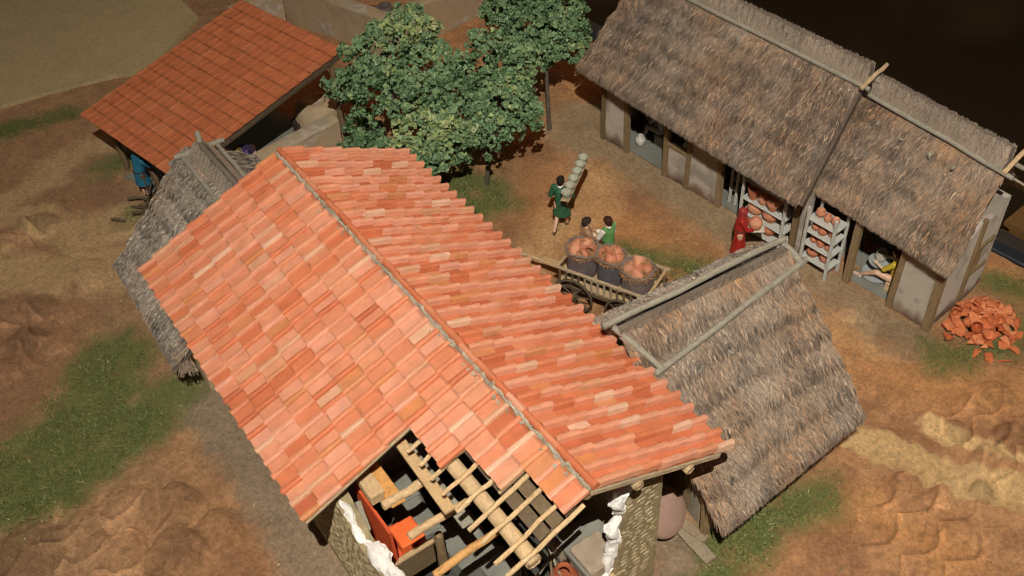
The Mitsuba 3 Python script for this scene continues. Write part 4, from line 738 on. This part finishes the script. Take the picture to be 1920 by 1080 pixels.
def person(label, pos, heading, tunic, hair=(.02, .014, .01), hem=.55, legs=SKIN, shoes=(.05, .03, .02), pose=None, sleeve='long', hood=None, collar=None, scale=1.0, skin=SKIN, skirt=True, sleevecol=None, flare=.24):
    J = {k: arr(*v) for k, v in {**BASE, **(pose or {})}.items()}
    R = rotz(-heading); org = arr(*pos)
    def put(vf): return (vf[0] * scale) @ R.T + org, vf[1]
    t = thing('person', label, 'person')
    fw = unit(J['face']); up = unit(arr(0, 0, 1) - fw * fw[2]); sd = np.cross(fw, up); H = J['hea']
    B = [bone((J['nec'], .055), (H - up * .05, .05)), bone((J['pel'], .13), (J['che'], .14)), bone((J['che'], .13), (J['shR'], .065), (J['shL'], .065), (J['nec'], .05))]
    # head: skull, jaw, brow, nose, mouth, ears
    B += [bone((H + up * .02 - fw * .015, .095), (H + up * .01 + fw * .02, .085), (H - up * .085 + fw * .055, .038)), bone((H + up * .015 + fw * .095, .014), (H - up * .022 + fw * .115, .016)),
          bone((H - up * .058 + fw * .088 + sd * .018, .010), (H - up * .058 + fw * .088 - sd * .018, .010)), bone((H + up * .035 + fw * .085 + sd * .04, .014), (H + up * .035 + fw * .085 - sd * .04, .014))]
    for s in (1, -1): B.append(bone((H + sd * .092 * s + up * .015, .016), (H + sd * .094 * s - up * .02, .012)))
    for s, q in ((1, 'R'), (-1, 'L')):
        B += [bone((J['sh' + q], .058), (J['el' + q], .042)), bone((J['el' + q], .042), (J['wr' + q], .028))]
        f = unit(J['wr' + q] - J['el' + q]); B += hand(J['wr' + q], f, unit(arr(-.5 * s, .6, .5)), .35)
        B += [bone((J['hi' + q], .092), (J['kn' + q], .060)), bone((J['kn' + q], .060), ((J['kn' + q] * .55 + J['an' + q] * .45) - arr(0, .02, 0), .055), (J['an' + q], .036))]
    v, f = put(soft(union(B), .02, 6)); part(t, 'body', MB().add(v, f), paint(skin), True)
    el = MB()
    for s in (1, -1): v, f = put((lathe([(0, -.009), (.008, -.004), (.008, .004), (0, .009)], 8, H + fw * .092 + up * .022 + sd * .034 * s))); el.add(v, f)
    part(t, 'eyes', el, paint((.03, .02, .02)), True)
    if hood: hm = [bone((H + up * .03 - fw * .02, .118), (H + up * .015 + fw * .01, .112), (H - up * .10 - fw * .03, .10), (J['nec'] - arr(0, 0, .06), .12)), ]; v, f = put(soft(union(hm) - sph(H + fw * .13 - up * .01, .085), .025, 6)); part(t, 'hood', MB().add(v, f), paint(hood), True)
    else:
        hm = bone((H + up * .035 - fw * .025, .108), (H + up * .05 + fw * .01, .095), (H - up * .03 - fw * .05, .085)) - sph(H + fw * .12 - up * .04, .098)
        v, f = soft(hm, .018, 4); v += (meshkit.noise(v * 40)[:, None] - .5) * .012; v, f = put((v, f)); part(t, 'hair', MB().add(v, f), paint(hair, .8, .2), True)
    for s, q in ((1, 'R'), (-1, 'L')):
        a = J['an' + q]; leg = J['kn' + q] - a; toe = unit(arr(0, 1, 0) - leg * 0) if abs(unit(leg)[2]) > .6 else unit(arr(0, .3, 1))
        fl = -.045 if abs(unit(leg)[2]) > .6 else 0
        b = bone((a + arr(0, 0, fl * .6), .045), (a + toe * .14 + arr(0, 0, fl), .036), (a - toe * .03 + arr(0, 0, fl), .042)); v, f = put(soft(b, .02, 3)); part(t, 'shoe', MB().add(v, f), paint(shoes), True)
        if legs is not skin:
            b = union([bone((J['hi' + q], .102), (J['kn' + q], .070)), bone((J['kn' + q], .070), (a + leg * .12, .048))]); v, f = put(soft(b, .025, 3)); part(t, 'trouser_leg', MB().add(v, f), paint(legs), True)
    C = [bone((J['pel'], .155), (J['che'], .158)), bone((J['che'], .145), (J['shR'], .078), (J['shL'], .078), (J['nec'] - arr(0, 0, .03), .066))]
    if skirt:
        wst = J['pel'] + arr(0, 0, .06); mid = (J['knR'] + J['knL']) / 2; hc = arr(mid[0], mid[1] * .8, hem); ring = []
        for k in range(12):
            th = k * np.pi / 6; ring.append((wst + arr(.12 * math.cos(th), .09 * math.sin(th), 0), .03)); ring.append((hc + arr(flare * math.cos(th), flare * .85 * math.sin(th), 0), .02))
        C.append(bone(*ring))
    for s, q in ((1, 'R'), (-1, 'L')):
        e = J['el' + q]; w = J['wr' + q]; c = [bone((J['sh' + q], .077), (e, .062))]
        if sleeve == 'long': c.append(bone((e, .062), (e * .25 + w * .75, .050)))
        if sleevecol: v, f = put(soft(union([c[0].scale([1.02, 1.02, 1.0])] + c[1:]), .025, 3)); part(t, 'sleeve', MB().add(v, f), paint(sleevecol), True)
        else: C += c
    v, f = soft(union(C), .024, 8); k = np.clip((J['pel'][2] - v[:, 2]) / .4, 0, 1); th = np.arctan2(v[:, 1], v[:, 0]); v[:, :2] *= (1 + .05 * k * np.sin(th * 9))[:, None] if skirt else 1
    v, f = put((v, f)); part(t, 'tunic', MB().add(v, f), paint(tunic), True)
    if collar: v, f = put(soft(bone((J['nec'] + arr(0, -.02, -.0), .068), (J['nec'] + arr(0, .03, -.035), .066)), .02, 2)); part(t, 'collar', MB().add(v, f), paint(collar), True)
    if skirt: v, f = put(soft(bone(*[(J['pel'] + arr(.155 * math.cos(a), .13 * math.sin(a), .10), .022) for a in np.arange(12) * np.pi / 6]), .03, 1)); part(t, 'belt', MB().add(v, f), paint((.06, .03, .015)), True)
    return t
GREEN = (.030, .115, .060)
walk = dict(anR=(.09, .24, .10), knR=(.10, .20, .50), anL=(-.09, -.30, .16), knL=(-.09, -.02, .48), hiR=(.09, .03, .90), hiL=(-.09, -.02, .90))
bd = unit(arr(.44, 1.10, 0)); hd = math.atan2(bd[0], bd[1])
person('man in dark green tunic walking with a plank of bowls', (1.40, 19.98, -.02), hd, GREEN, hem=.52, sleeve='long', collar=(.75, .74, .70), shoes=(.10, .06, .035),
       pose={**walk, 'elR': (.30, .06, 1.16), 'wrR': (.26, .30, 1.30), 'elL': (-.26, -.05, 1.14), 'wrL': (-.20, .16, 1.10)}, flare=.23)
bc = arr(1.40, 19.98, 0) + rotz(-hd) @ arr(.27, .40, 0)
pb = thing('carrying_plank', 'narrow wooden plank with six bowls, held level by the green man', 'plank')
scene[pb] = MB().box(bc + arr(0, 0, 1.40), bd * .92, unit(arr(bd[1], -bd[0], 0)) * .11, arr(0, 0, .016), .006, .72).shape('wood')
for k in range(6):
    r = .145; V, F = lathe([(0, 0), (.5, 0), (.62, .10), (.95, .85), (1.0, 1.0), (.90, .98), (.55, .35), (0, .28)], 20); q = bc + bd * (-.76 + k * .305)
    kk = thing('bowl', 'pale grey green unfired bowl in the row on the carried plank', 'bowl', 'bowls on the carried plank'); scene[kk] = MB().add(V * arr(r, r, .17) + arr(q[0], q[1], 1.417), F).shape(paint((.36, .37, .30), .75, .2), True)
person('person in brown tunic with dark hair behind the cart, handing over a white bowl', (1.88, 18.30, 0), math.radians(78), (.36, .20, .12), hair=(.035, .025, .02), hem=.35, sleeve='long', pose={'elR': (.22, .14, 1.15), 'wrR': (.10, .34, 1.20), 'elL': (-.22, .14, 1.15), 'wrL': (-.08, .34, 1.20)})
kk = thing('white_bowl', 'small white bowl with dark red drink held between the two people', 'bowl'); V, F = lathe([(0, 0), (.4, 0), (.9, .8), (1, 1), (.85, .9), (0, .7)], 16); scene[kk] = MB().add(V * .07 + arr(2.20, 18.33, 1.20), F).shape(paint((.75, .72, .68), .5, .4), True)
person('person in light green vest with white sleeves behind the cart', (2.42, 18.26, 0), math.radians(-42), (.12, .30, .10), hair=(.05, .02, .012), hem=.45, sleevecol=(.72, .68, .62), collar=(.75, .72, .66), pose={'elL': (-.24, .12, 1.14), 'wrL': (-.16, .34, 1.12), 'elR': (.25, .04, 1.13), 'wrR': (.18, .22, 1.05)})
person('woman in long red dress and red hood in front of the pot racks', (5.70, 18.42, 0), math.radians(95), (.36, .022, .018), hem=.22, hood=(.30, .035, .035), shoes=(.62, .55, .48), flare=.22, scale=.93,
       pose={'elR': (.21, .15, 1.14), 'wrR': (.13, .34, 1.10), 'elL': (-.21, .15, 1.14), 'wrL': (-.13, .34, 1.12)})
person('man in bright blue tunic bending in under the left eave of the shed', (-10.02, 22.42, 0), math.radians(40), (.018, .135, .235), hair=(.06, .035, .02), hem=.62, legs=(.09, .05, .03), shoes=(.06, .035, .02), flare=.22,
       pose={'che': (0, .07, 1.24), 'nec': (0, .15, 1.42), 'hea': (0, .22, 1.55), 'shR': (.175, .10, 1.37), 'shL': (-.175, .10, 1.37), 'elR': (.30, .22, 1.18), 'wrR': (.32, .42, 1.12), 'elL': (-.24, .20, 1.14), 'wrL': (-.18, .40, 1.05)}, sleeve='short')
person('person in dark purple tunic stooping beside the kiln under the red shed roof', (-7.05, 23.15, 0), math.radians(215), (.055, .035, .10), hair=(.30, .22, .06), hem=.5, pose={'che': (0, .20, 1.10), 'nec': (0, .36, 1.18), 'hea': (0, .47, 1.24), 'face': (0, .8, -.6), 'shR': (.185, .30, 1.16), 'shL': (-.185, .30, 1.16), 'elR': (.30, .42, .98), 'wrR': (.22, .58, .80), 'elL': (-.30, .42, .98), 'wrL': (-.22, .58, .80)}, sleeve='short')
hb = math.atan2(FB.h[0], FB.h[1])
person('seated potter in yellow tunic with bare legs stretched out in the workshop', FB(1.28, .62, 0), hb, (.50, .36, .035), hair=(.10, .02, .015), skirt=False, skin=(.66, .50, .38), shoes=(.62, .50, .40), sleeve='short',
       pose={'pel': (0, 0, .40), 'che': (0, .04, .74), 'nec': (0, .10, .92), 'hea': (0, .15, 1.06), 'shR': (.18, .08, .86), 'shL': (-.18, .08, .86), 'elR': (.26, .25, .66), 'wrR': (.20, .48, .66), 'elL': (-.26, .25, .66), 'wrL': (-.20, .48, .66),
             'hiR': (.10, .04, .36), 'hiL': (-.10, .04, .36), 'knR': (.22, .44, .40), 'knL': (-.22, .44, .42), 'anR': (.20, .80, .08), 'anL': (-.22, .84, .10)})
st = thing('stool', 'low yellowish stool under the seated potter', 'stool'); scene[st] = MB().box(FB(1.28, .62, .14), FB.h * .17, FB.r * .2, arr(0, 0, .13), .02, .9).shape('wood')
pw = thing('potters_wheel', 'grey blue potter wheel in the right workshop opening', 'wheel')
V, F = lathe([(0, 0), (.34, 0), (.36, .05), (.34, .10), (.10, .12), (.09, .40), (.26, .42), (.27, .47), (.25, .49), (0, .49)], 24, FB(1.86, .72, .05)); part(pw, 'disc', MB().add(V, F), paint((.34, .37, .38), .7, .2))
V, F = lathe([(0, 0), (.10, 0), (.15, .12), (.12, .24), (.14, .27), (.10, .25)], 16, FB(1.86, .72, .54)); part(pw, 'clay_pot', MB().add(V, F), paint((.50, .48, .42), .7, .2), True)
person('potter in pale blue tunic inside the left opening of the long workshop', FB(9.25, 1.0, 0), hb + math.radians(0), (.26, .33, .36), hair=(.04, .03, .02), skirt=False, legs=(.36, .36, .34), sleeve='short', pose={'pel': (0, 0, .50), 'che': (0, .06, .84), 'nec': (0, .13, 1.02), 'hea': (0, .19, 1.16), 'shR': (.18, .11, .96), 'shL': (-.18, .11, .96), 'elR': (.26, .28, .76), 'wrR': (.18, .50, .78), 'elL': (-.26, .28, .76), 'wrL': (-.18, .50, .78), 'hiR': (.10, .04, .46), 'hiL': (-.10, .04, .46), 'knR': (.2, .45, .50), 'knL': (-.2, .45, .50), 'anR': (.2, .55, .09), 'anL': (-.2, .55, .09)})
st = thing('stool', 'plain wooden stool of the pale blue potter', 'stool'); scene[st] = MB().box(FB(9.25, 1.0, .18), FB.h * .17, FB.r * .2, arr(0, 0, .17), .02, .5).shape('wood')
def jarat(p, r, h, lab, cat, bs, tone=.5, key='jar', kind=0, group=None, n=18, tilt=None):
    prof = [[(0, 0), (.5, 0), (.85, .25), (1, .52), (.88, .76), (.55, .90), (.62, 1.0), (.50, .99), (.45, .9), (.6, .7), (0, .5)],
            [(0, 0), (.42, 0), (.95, .55), (1, .68), (.80, .86), (.84, 1.0), (.72, .99), (.68, .86), (0, .6)],
            [(0, 0), (.45, 0), (.6, .1), (1, .8), (1.02, 1.0), (.92, .99), (.55, .3), (0, .22)],
            [(0, 0), (.35, 0), (.8, .3), (.9, .5), (.6, .72), (.32, .84), (.30, .95), (.42, 1.0), (.26, .98), (.22, .8), (0, .7)]][kind]
    V, F = lathe(prof, n); V = V * arr(r, r, h)
    if tilt is not None: V = V @ tilt.T
    k = thing(key, lab, cat, group); scene[k] = MB().add(V + arr(*p), F, tone).shape(bs, True); return k
jarat(FB(9.62, .45, .05), .15, .34, 'white glazed jar on the floor of the left workshop opening', 'jar', 'plaster', .7)
jarat(FB(8.72, .75, .05), .10, .20, 'small white jar in the middle of the left workshop opening', 'jar', 'plaster', .8)
jarat(FB(7.85, .75, .05), .36, .95, 'big whitish vat seen through the workshop window', 'vat', 'plaster', .8, key='vat', kind=1)
sb_ = thing('work_bench', 'pale blue grey bench against the inner wall of the left opening', 'bench')
part(sb_, 'bench_top', MB().box(FB(9.1, 1.75, .62), FB.h * .5, FB.r * .25, arr(0, 0, .04), .01), paint((.40, .47, .50)))
for da in (-.42, .42):
    for db in (-.18, .18): part(sb_, 'leg', MB().box(FB(9.1 + da, 1.75 + db, .31), FB.h * .04, FB.r * .04, arr(0, 0, .28)), paint((.40, .47, .50)))

# ------------------------------------------------------------------ white drying racks full of pots
def rack(label, a0, a1, b0, b1, h, shelves):
    t = thing('pot_rack', label, 'rack'); W = paint((.50, .51, .48), .75, .2)
    for a in (a0, a1):
        for b in (b0, b1): part(t, 'upright', MB().box(FB(a, b, h / 2 - .03), FB.h * .034, FB.r * .034, arr(0, 0, h / 2 + .03), .008), W)
    for z in shelves:
        n = 3
        for k in range(n): b = b0 + (b1 - b0) * (k + .5) / n; part(t, 'shelf_board', MB().box(FB((a0 + a1) / 2, b, z - .012 + rng.normal(0, .004)), FB.h * ((a1 - a0) / 2 + .03), FB.r * ((b1 - b0) / n * .49), arr(0, 0, .014), .005), W)
        for a in (a0, a1): part(t, 'bracket', MB().box(FB(a, (b0 + b1) / 2, z - .045), FB.h * .02, FB.r * ((b1 - b0) / 2 + .05), arr(0, 0, .022), .005), W)
    return t
rack('broad white rack of pots left of the workshop joint, behind the red woman', 4.02, 5.32, -.34, .20, 1.74, (.16, .60, 1.05, 1.62))
rack('narrow white rack of pots right of the workshop joint', 2.60, 3.36, -.36, .16, 1.92, (.36, .78, 1.18, 1.56))
rack('slim empty white rack just inside the middle opening of the workshop', 6.0, 6.2, .35, .62, 1.25, (.45, .8, 1.1))
def fill(a0, a1, b, z, sizes, where, kinds=(0, 1, 2)):
    a = a1 - .02; i = 0
    while i < len(sizes):
        r, h = sizes[i]; r *= 1.27; h *= 1.18; a -= r * .97
        if a - r < a0: break
        jarat(FB(a, b + rng.normal(0, .02), z + .004), r * rng.uniform(.92, 1.02), h * rng.uniform(.92, 1.05), f'terracotta pot on {where}', 'pot', 'terracotta', float(rng.uniform(.3, .95)), 'pot', int(rng.choice(kinds)), f'pots on {where}')
        a -= r; i += 1
W1, W2 = 'the broad white rack', 'the narrow white rack'
fill(4.05, 5.28, -.20, 1.05, [(.13, .30), (.12, .26), (.14, .33), (.12, .26), (.1, .2)], 'the top shelf of ' + W1); fill(4.05, 5.28, .06, 1.05, [(.12, .32), (.13, .28), (.12, .3), (.13, .3)], 'the top shelf of ' + W1)
fill(4.05, 5.28, -.12, .60, [(.20, .30), (.18, .31), (.16, .28)], 'the middle shelf of ' + W1, (1, 0)); fill(4.05, 5.28, -.10, .16, [(.19, .36), (.20, .32), (.19, .34)], 'the bottom shelf of ' + W1, (0, 1, 2))
fill(2.63, 3.33, -.14, 1.56, [(.095, .2), (.085, .18), (.085, .18)], 'the top shelf of ' + W2, (0, 1)); fill(2.63, 3.33, -.20, 1.18, [(.085, .17), (.09, .18), (.08, .17)], 'the second shelf of ' + W2); fill(2.63, 3.33, -.18, .78, [(.09, .19), (.085, .2), (.08, .18)], 'the third shelf of ' + W2, (0, 3)); fill(2.63, 3.33, -.14, .36, [(.135, .24), (.125, .25)], 'the bottom shelf of ' + W2, (0, 1))
jarat(arr(6.05, 18.36, .98), .17, .34, 'light terracotta jar held by the woman in red', 'jar', 'terracotta', 1.0, 'jar', 0)
bw = thing('serving_board', 'short white board under the jar the red woman holds', 'board'); scene[bw] = MB().box((6.06, 18.36, .965), arr(.22, -.02, 0), arr(.02, .12, 0), arr(0, 0, .014), .004).shape(paint((.62, .58, .50)))

# ------------------------------------------------------------------ the four-wheeled cart
cx, cy = unit(arr(.835, -.55, 0)), unit(arr(.55, .835, 0)); CL = arr(1.107, 17.338, 0); LN, WD = 2.32, 1.12
def K(u, v, z): return CL + cx * u + cy * v + arr(0, 0, z)
cart = thing('cart', 'four wheeled wooden cart with railed sides, loaded with three sacks of pots', 'cart')
for k in range(5): part(cart, 'floor_board', MB().box(K(LN / 2, (k + .5) * WD / 5, .62), cx * LN / 2, cy * WD / 5 * .48, arr(0, 0, .025), .006, .74), 'wood')
for v in (0, WD):
    sd_ = part(cart, 'side_rail', MB().box(K(LN / 2, v, 1.10), cx * (LN / 2 + .08), cy * .035, arr(0, 0, .03), .008, .70), 'wood')
    part(sd_, 'bottom_rail', MB().box(K(LN / 2, v, .60), cx * (LN / 2 + .04), cy * .035, arr(0, 0, .05), .008, .22), 'wood')
    for k in range(14): part(sd_, 'slat', MB().box(K(.06 + k * (LN - .12) / 13, v, .86), cx * .025, cy * .016, arr(0, 0, .24), .004, .68 if 3 < k < 9 else .32), 'wood')
for u in (0, LN):
    er = part(cart, 'end_rail', MB().box(K(u, WD / 2, 1.11), cx * .035, cy * (WD / 2 + .04), arr(0, 0, .03), .008, .76), 'wood')
    for k in range(3): part(er, 'slat', MB().box(K(u, .12 + k * .44, .86), cx * .016, cy * .025, arr(0, 0, .24), .004, .4), 'wood')
def wheel(u, v, r):
    w = part(cart, 'wheel', ring(K(u, v, r), cy, r, .055, .05, 26, .15), 'wood', True)
    part(w, 'hub', MB().tube([K(u, v - .09, r), K(u, v + .09, r)], .08, 12, .2), 'wood')
    for k in range(8):
        d = cx * math.cos(k * np.pi / 4 + .2) + arr(0, 0, math.sin(k * np.pi / 4 + .2)); part(w, 'spoke', MB().tube([K(u, v, r) + d * .06, K(u, v, r) + d * (r - .04)], [.022, .018], 6, .2), 'wood')
def ring(c, ax, r, wd, th, n, tone):
    ax = unit(ax); x = unit(np.cross(ax, arr(0, 0, 1))); y = np.cross(ax, x); V = []
    for k in range(n):
        d = x * math.cos(2 * np.pi * k / n) + y * math.sin(2 * np.pi * k / n)
        V += [c + d * r - ax * wd / 2, c + d * r + ax * wd / 2, c + d * (r - th) + ax * wd / 2, c + d * (r - th) - ax * wd / 2]
    F = []
    for k in range(n):
        a, b = k * 4, ((k + 1) % n) * 4
        for j in range(4): F.append([a + j, a + (j + 1) % 4, b + (j + 1) % 4, b + j])
    return MB().add(np.array(V), np.array(F), tone)
for v in (-.16, WD + .16): wheel(.52, v, .50); wheel(1.80, v, .46)
for u, r in ((.52, .50), (1.80, .46)): part(cart, 'axle', MB().tube([K(u, -.2, r), K(u, WD + .2, r)], .04, 8, .2), 'wood')
part(cart, 'draw_pole', MB().tube([K(.3, WD / 2, .55), K(-.5, WD / 2 - .04, .58), K(-1.3, WD / 2 - .1, .62)], [.055, .05, .045], 9, .74), 'wood', True)
part(cart, 'draw_board', MB().box(K(-.35, WD / 2 - .02, .60), cx * .38, cy * .11, arr(0, 0, .03), .01, .78), 'wood')
def sack(label, c, r, h, tone, npots, seed, lean=0):
    rg = np.random.default_rng(seed); n = 36; prof = [(.02, 0), (.80, .0), (.98, .12), (1.02, .45), (.97, .78), (1.0, .92), (1.06, .98), (1.05, 1.03), (.97, 1.02), (.92, .93), (.90, .80), (0, .80)]
    V, F = lathe(prof, n); V = V * arr(r, r, h); th = np.arctan2(V[:, 1], V[:, 0]); zz = V[:, 2] / h
    fold = 1 + .035 * np.sin(th * 7 + seed) * (1 - abs(zz - .5)) + .03 * np.sin(th * 13 + 2 * seed) * np.clip(zz, 0, 1); V[:, :2] *= fold[:, None]; V[:, 2] += .035 * np.sin(th * 3 + seed) * np.clip(zz - .7, 0, 1) * 3
    t = thing('sack', label, 'sack'); sc = MB().add(V + arr(*c), F, tone); part(t, 'sackcloth', sc, 'sacking', True)
    rim = [arr(*c) + arr(r * 1.05 * (1 + .035 * math.sin(a * 13 + 2 * seed)) * math.cos(a), r * 1.05 * (1 + .035 * math.sin(a * 13 + 2 * seed)) * math.sin(a), h * 1.01 + .03 * math.sin(a * 3 + seed)) for a in np.linspace(0, 2 * np.pi, 37)]
    part(t, 'rolled_rim', MB().tube(rim, .028, 7, 1.0, caps=False), 'sacking', True)
    s = MB()
    for k in range(430):
        a, q = rg.random() * 6.283, rg.random() ** .22 * r * 1.08; p = arr(*c) + arr(q * math.cos(a), q * math.sin(a), h * (.90 + .10 * (1 - (q / r) ** 2)) + rg.uniform(0, .05)); d = unit(rg.normal(0, 1, 3) * arr(1, 1, .35)) * rg.uniform(.05, .13)
        s.tube([p - d, p + arr(0, 0, .02), p + d], .0055, 3, float(rg.uniform(.75, 1)), 0, caps=False)
    part(t, 'straw', s, 'thatch', kind='stuff')
    for k in range(npots):
        a = k * 6.283 / max(npots - 1, 1) + seed; q = 0 if k == npots - 1 else r * .55; R = trimesh.transformations.rotation_matrix(rg.uniform(.3, 1.5), [rg.normal(), rg.normal(), .01])[:3, :3]
        pr = rg.uniform(.12, .155); jarat(arr(*c) + arr(q * math.cos(a), q * math.sin(a), h * .955) - R @ arr(0, 0, pr), pr, pr * 2.0, f'terracotta pot in the {label.split(" sack")[0]} sack on the cart', 'pot', 'terracotta', float(rg.uniform(.5, 1)), 'pot', int(rg.choice([0, 1, 2])), f'pots in the {label.split(" sack")[0]} sack', tilt=R)
sack('left brown grey sack of terracotta pots on the cart', K(.38, .56, .645), .37, .78, .42, 6, 1)
sack('middle blue grey sack of pots and straw on the cart', K(1.12, .60, .645), .33, .82, .10, 6, 2)
sack('right purple brown sack with much straw on the cart', K(1.86, .50, .645), .37, .80, .62, 5, 3)

# ------------------------------------------------------------------ heap of broken pottery, firewood, odds and ends
def shard(c, s, R, tone):
    """a curved fragment of a pot wall"""
    k = rng.integers(5, 8); a = np.sort(rng.uniform(0, 2 * np.pi, k)); rr = rng.uniform(.7, 1.15, k) * s; P = np.column_stack([rr * np.cos(a), rr * np.sin(a)]); P = np.vstack([P * 1.0])
    cz = lambda q: -.55 / s * (q[:, 0] ** 2 + .3 * q[:, 1] ** 2)
    n = len(P); top = np.column_stack([P, cz(P)]); ctr = arr(0, 0, 0); th = .034
    V = np.vstack([top, ctr, top - arr(0, 0, th), ctr - arr(0, 0, th)]); F = []
    for i in range(n): j = (i + 1) % n; F += [[i, j, n], [n + 1 + j, n + 1 + i, 2 * n + 1], [i, n + 1 + i, n + 1 + j], [i, n + 1 + j, j]]
    return MB().add(V @ R.T + c, np.array(F), tone)
def rrot(): q = rng.normal(0, 1, 4); return trimesh.transformations.quaternion_matrix(q / np.linalg.norm(q))[:3, :3]
HC = arr(10.80, 15.62, 0)
mat('shardclay', lambda p, n, uv: ramp(uv.x, [(0, (0.42, 0.105, 0.04)), (0.6, (0.57, 0.17, 0.065)), (1, (0.64, 0.25, 0.12))]) * (0.85 + 0.3 * fbm(p.x * 8, p.y * 8, p.z * 8, 3)), 0.7, 0.25)
LB = 'orange pottery shard lying in the heap beside the workshop gable'
for k in range(150):
    r = rng.random() ** .62; a = rng.random() * 6.283; hgt = .66 * max(0, 1 - r) ** .8
    z = hgt * rng.uniform(.72, 1.0) + .05; x, y = HC[0] + r * .86 * math.cos(a), HC[1] + r * .78 * math.sin(a)
    if (arr(x, y, 0) - FB.o) @ FB.h > -.12: continue
    nn = unit(arr(math.cos(a) * .55, math.sin(a) * .55, 1) + rng.normal(0, .42, 3)); t1 = unit(np.cross(nn, rng.normal(0, 1, 3))); RR = np.column_stack([t1, np.cross(nn, t1), nn])
    kk = thing('pottery_shard', LB, 'shard', 'shards in the heap'); scene[kk] = shard(arr(x, y, z), rng.uniform(.11, .20), RR, float(rng.random())).shape('shardclay')
for k in range(16):
    r = math.sqrt(rng.random()) * .75; a = rng.random() * 6.283; x, y = HC[0] + r * .9 * math.cos(a), HC[1] + r * .8 * math.sin(a)
    if (arr(x, y, 0) - FB.o) @ FB.h > -.25: continue
    jarat(arr(x, y, .55 * (1 - r) + .02), .13, .24, 'cracked orange pot among the shards of the heap', 'pot', 'shardclay', float(rng.random()), 'broken_pot', int(rng.choice([1, 2])), 'cracked pots in the heap', 14, tilt=rrot())
for x, y, lab in ((9.95, 15.28, 'single orange shard lying left of the heap, near the corner post'), (10.6, 14.52, 'orange shard on the grass, lowest below the heap'), (10.85, 14.40, 'pointed orange shard on the grass under the heap'), (11.25, 14.72, 'orange shard at the lower right of the heap'), (10.35, 14.62, 'orange shard at the lower left edge of the heap')):
    kk = thing('pottery_shard', lab, 'shard'); scene[kk] = shard(arr(x, y, .08), .15, trimesh.transformations.euler_matrix(rng.normal(0, .3), rng.normal(0, .3), rng.random() * 6)[:3, :3], float(rng.random())).shape('shardclay')
# firewood by the blue man
for k in range(16):
    c = arr(-9.92 + rng.normal(0, .24), 21.86 + rng.normal(0, .20), gz(-9.9, 21.9) + .06 + .06 * (k % 3)); th = .25 + rng.normal(0, .7); d = arr(math.cos(th), math.sin(th), rng.normal(0, .12)) * rng.uniform(.14, .30)
    kk = thing('firewood_log', 'dark firewood log in the pile at the feet of the blue man', 'log', 'logs at the feet of the blue man'); scene[kk] = MB().tube([c - d, c + rng.normal(0, .015, 3), c + d], [.038, .045, .035], 7, float(rng.uniform(.03, .26)), wob=.3).shape('wood')
kk = thing('wooden_fork', 'dark forked stick leaning in front of the blue man', 'stick'); scene[kk] = MB().tube([(-10.0, 21.6, .0), (-9.75, 21.9, .6), (-9.6, 22.15, .95)], [.03, .028, .022], 6, .12).tube([(-9.75, 21.9, .6), (-9.85, 22.2, .98)], [.022, .018], 6, .12).shape('wood')
# round clay lid leaning on the house wall
nd = unit(-FM.h * .78 + FM.r * .16 + arr(0, 0, .60)); c0 = arr(2.58, 10.74, .62)
V, F = lathe([(0, 0), (.48, 0), (.52, .04), (.52, .12), (.46, .20), (.28, .26), (0, .28)], 40); x_ = unit(np.cross(nd, arr(0, 0, 1))); y_ = np.cross(nd, x_)
kk = thing('clay_lid', 'big round pinkish clay lid leaning beside the broken gable wall', 'lid'); scene[kk] = MB().add(V @ np.array([x_, y_, nd]) + c0, F).shape(paint((.36, .235, .19), .75, .2), True)
kk = thing('plank', 'weathered plank lying on the ground below the clay lid', 'plank'); scene[kk] = MB().box((3.05, 10.55, .10), unit(arr(.45, -.75, .0)) * .75, unit(arr(.75, .45, 0)) * .13, arr(0, 0, .03), .01, .48).shape('wood')
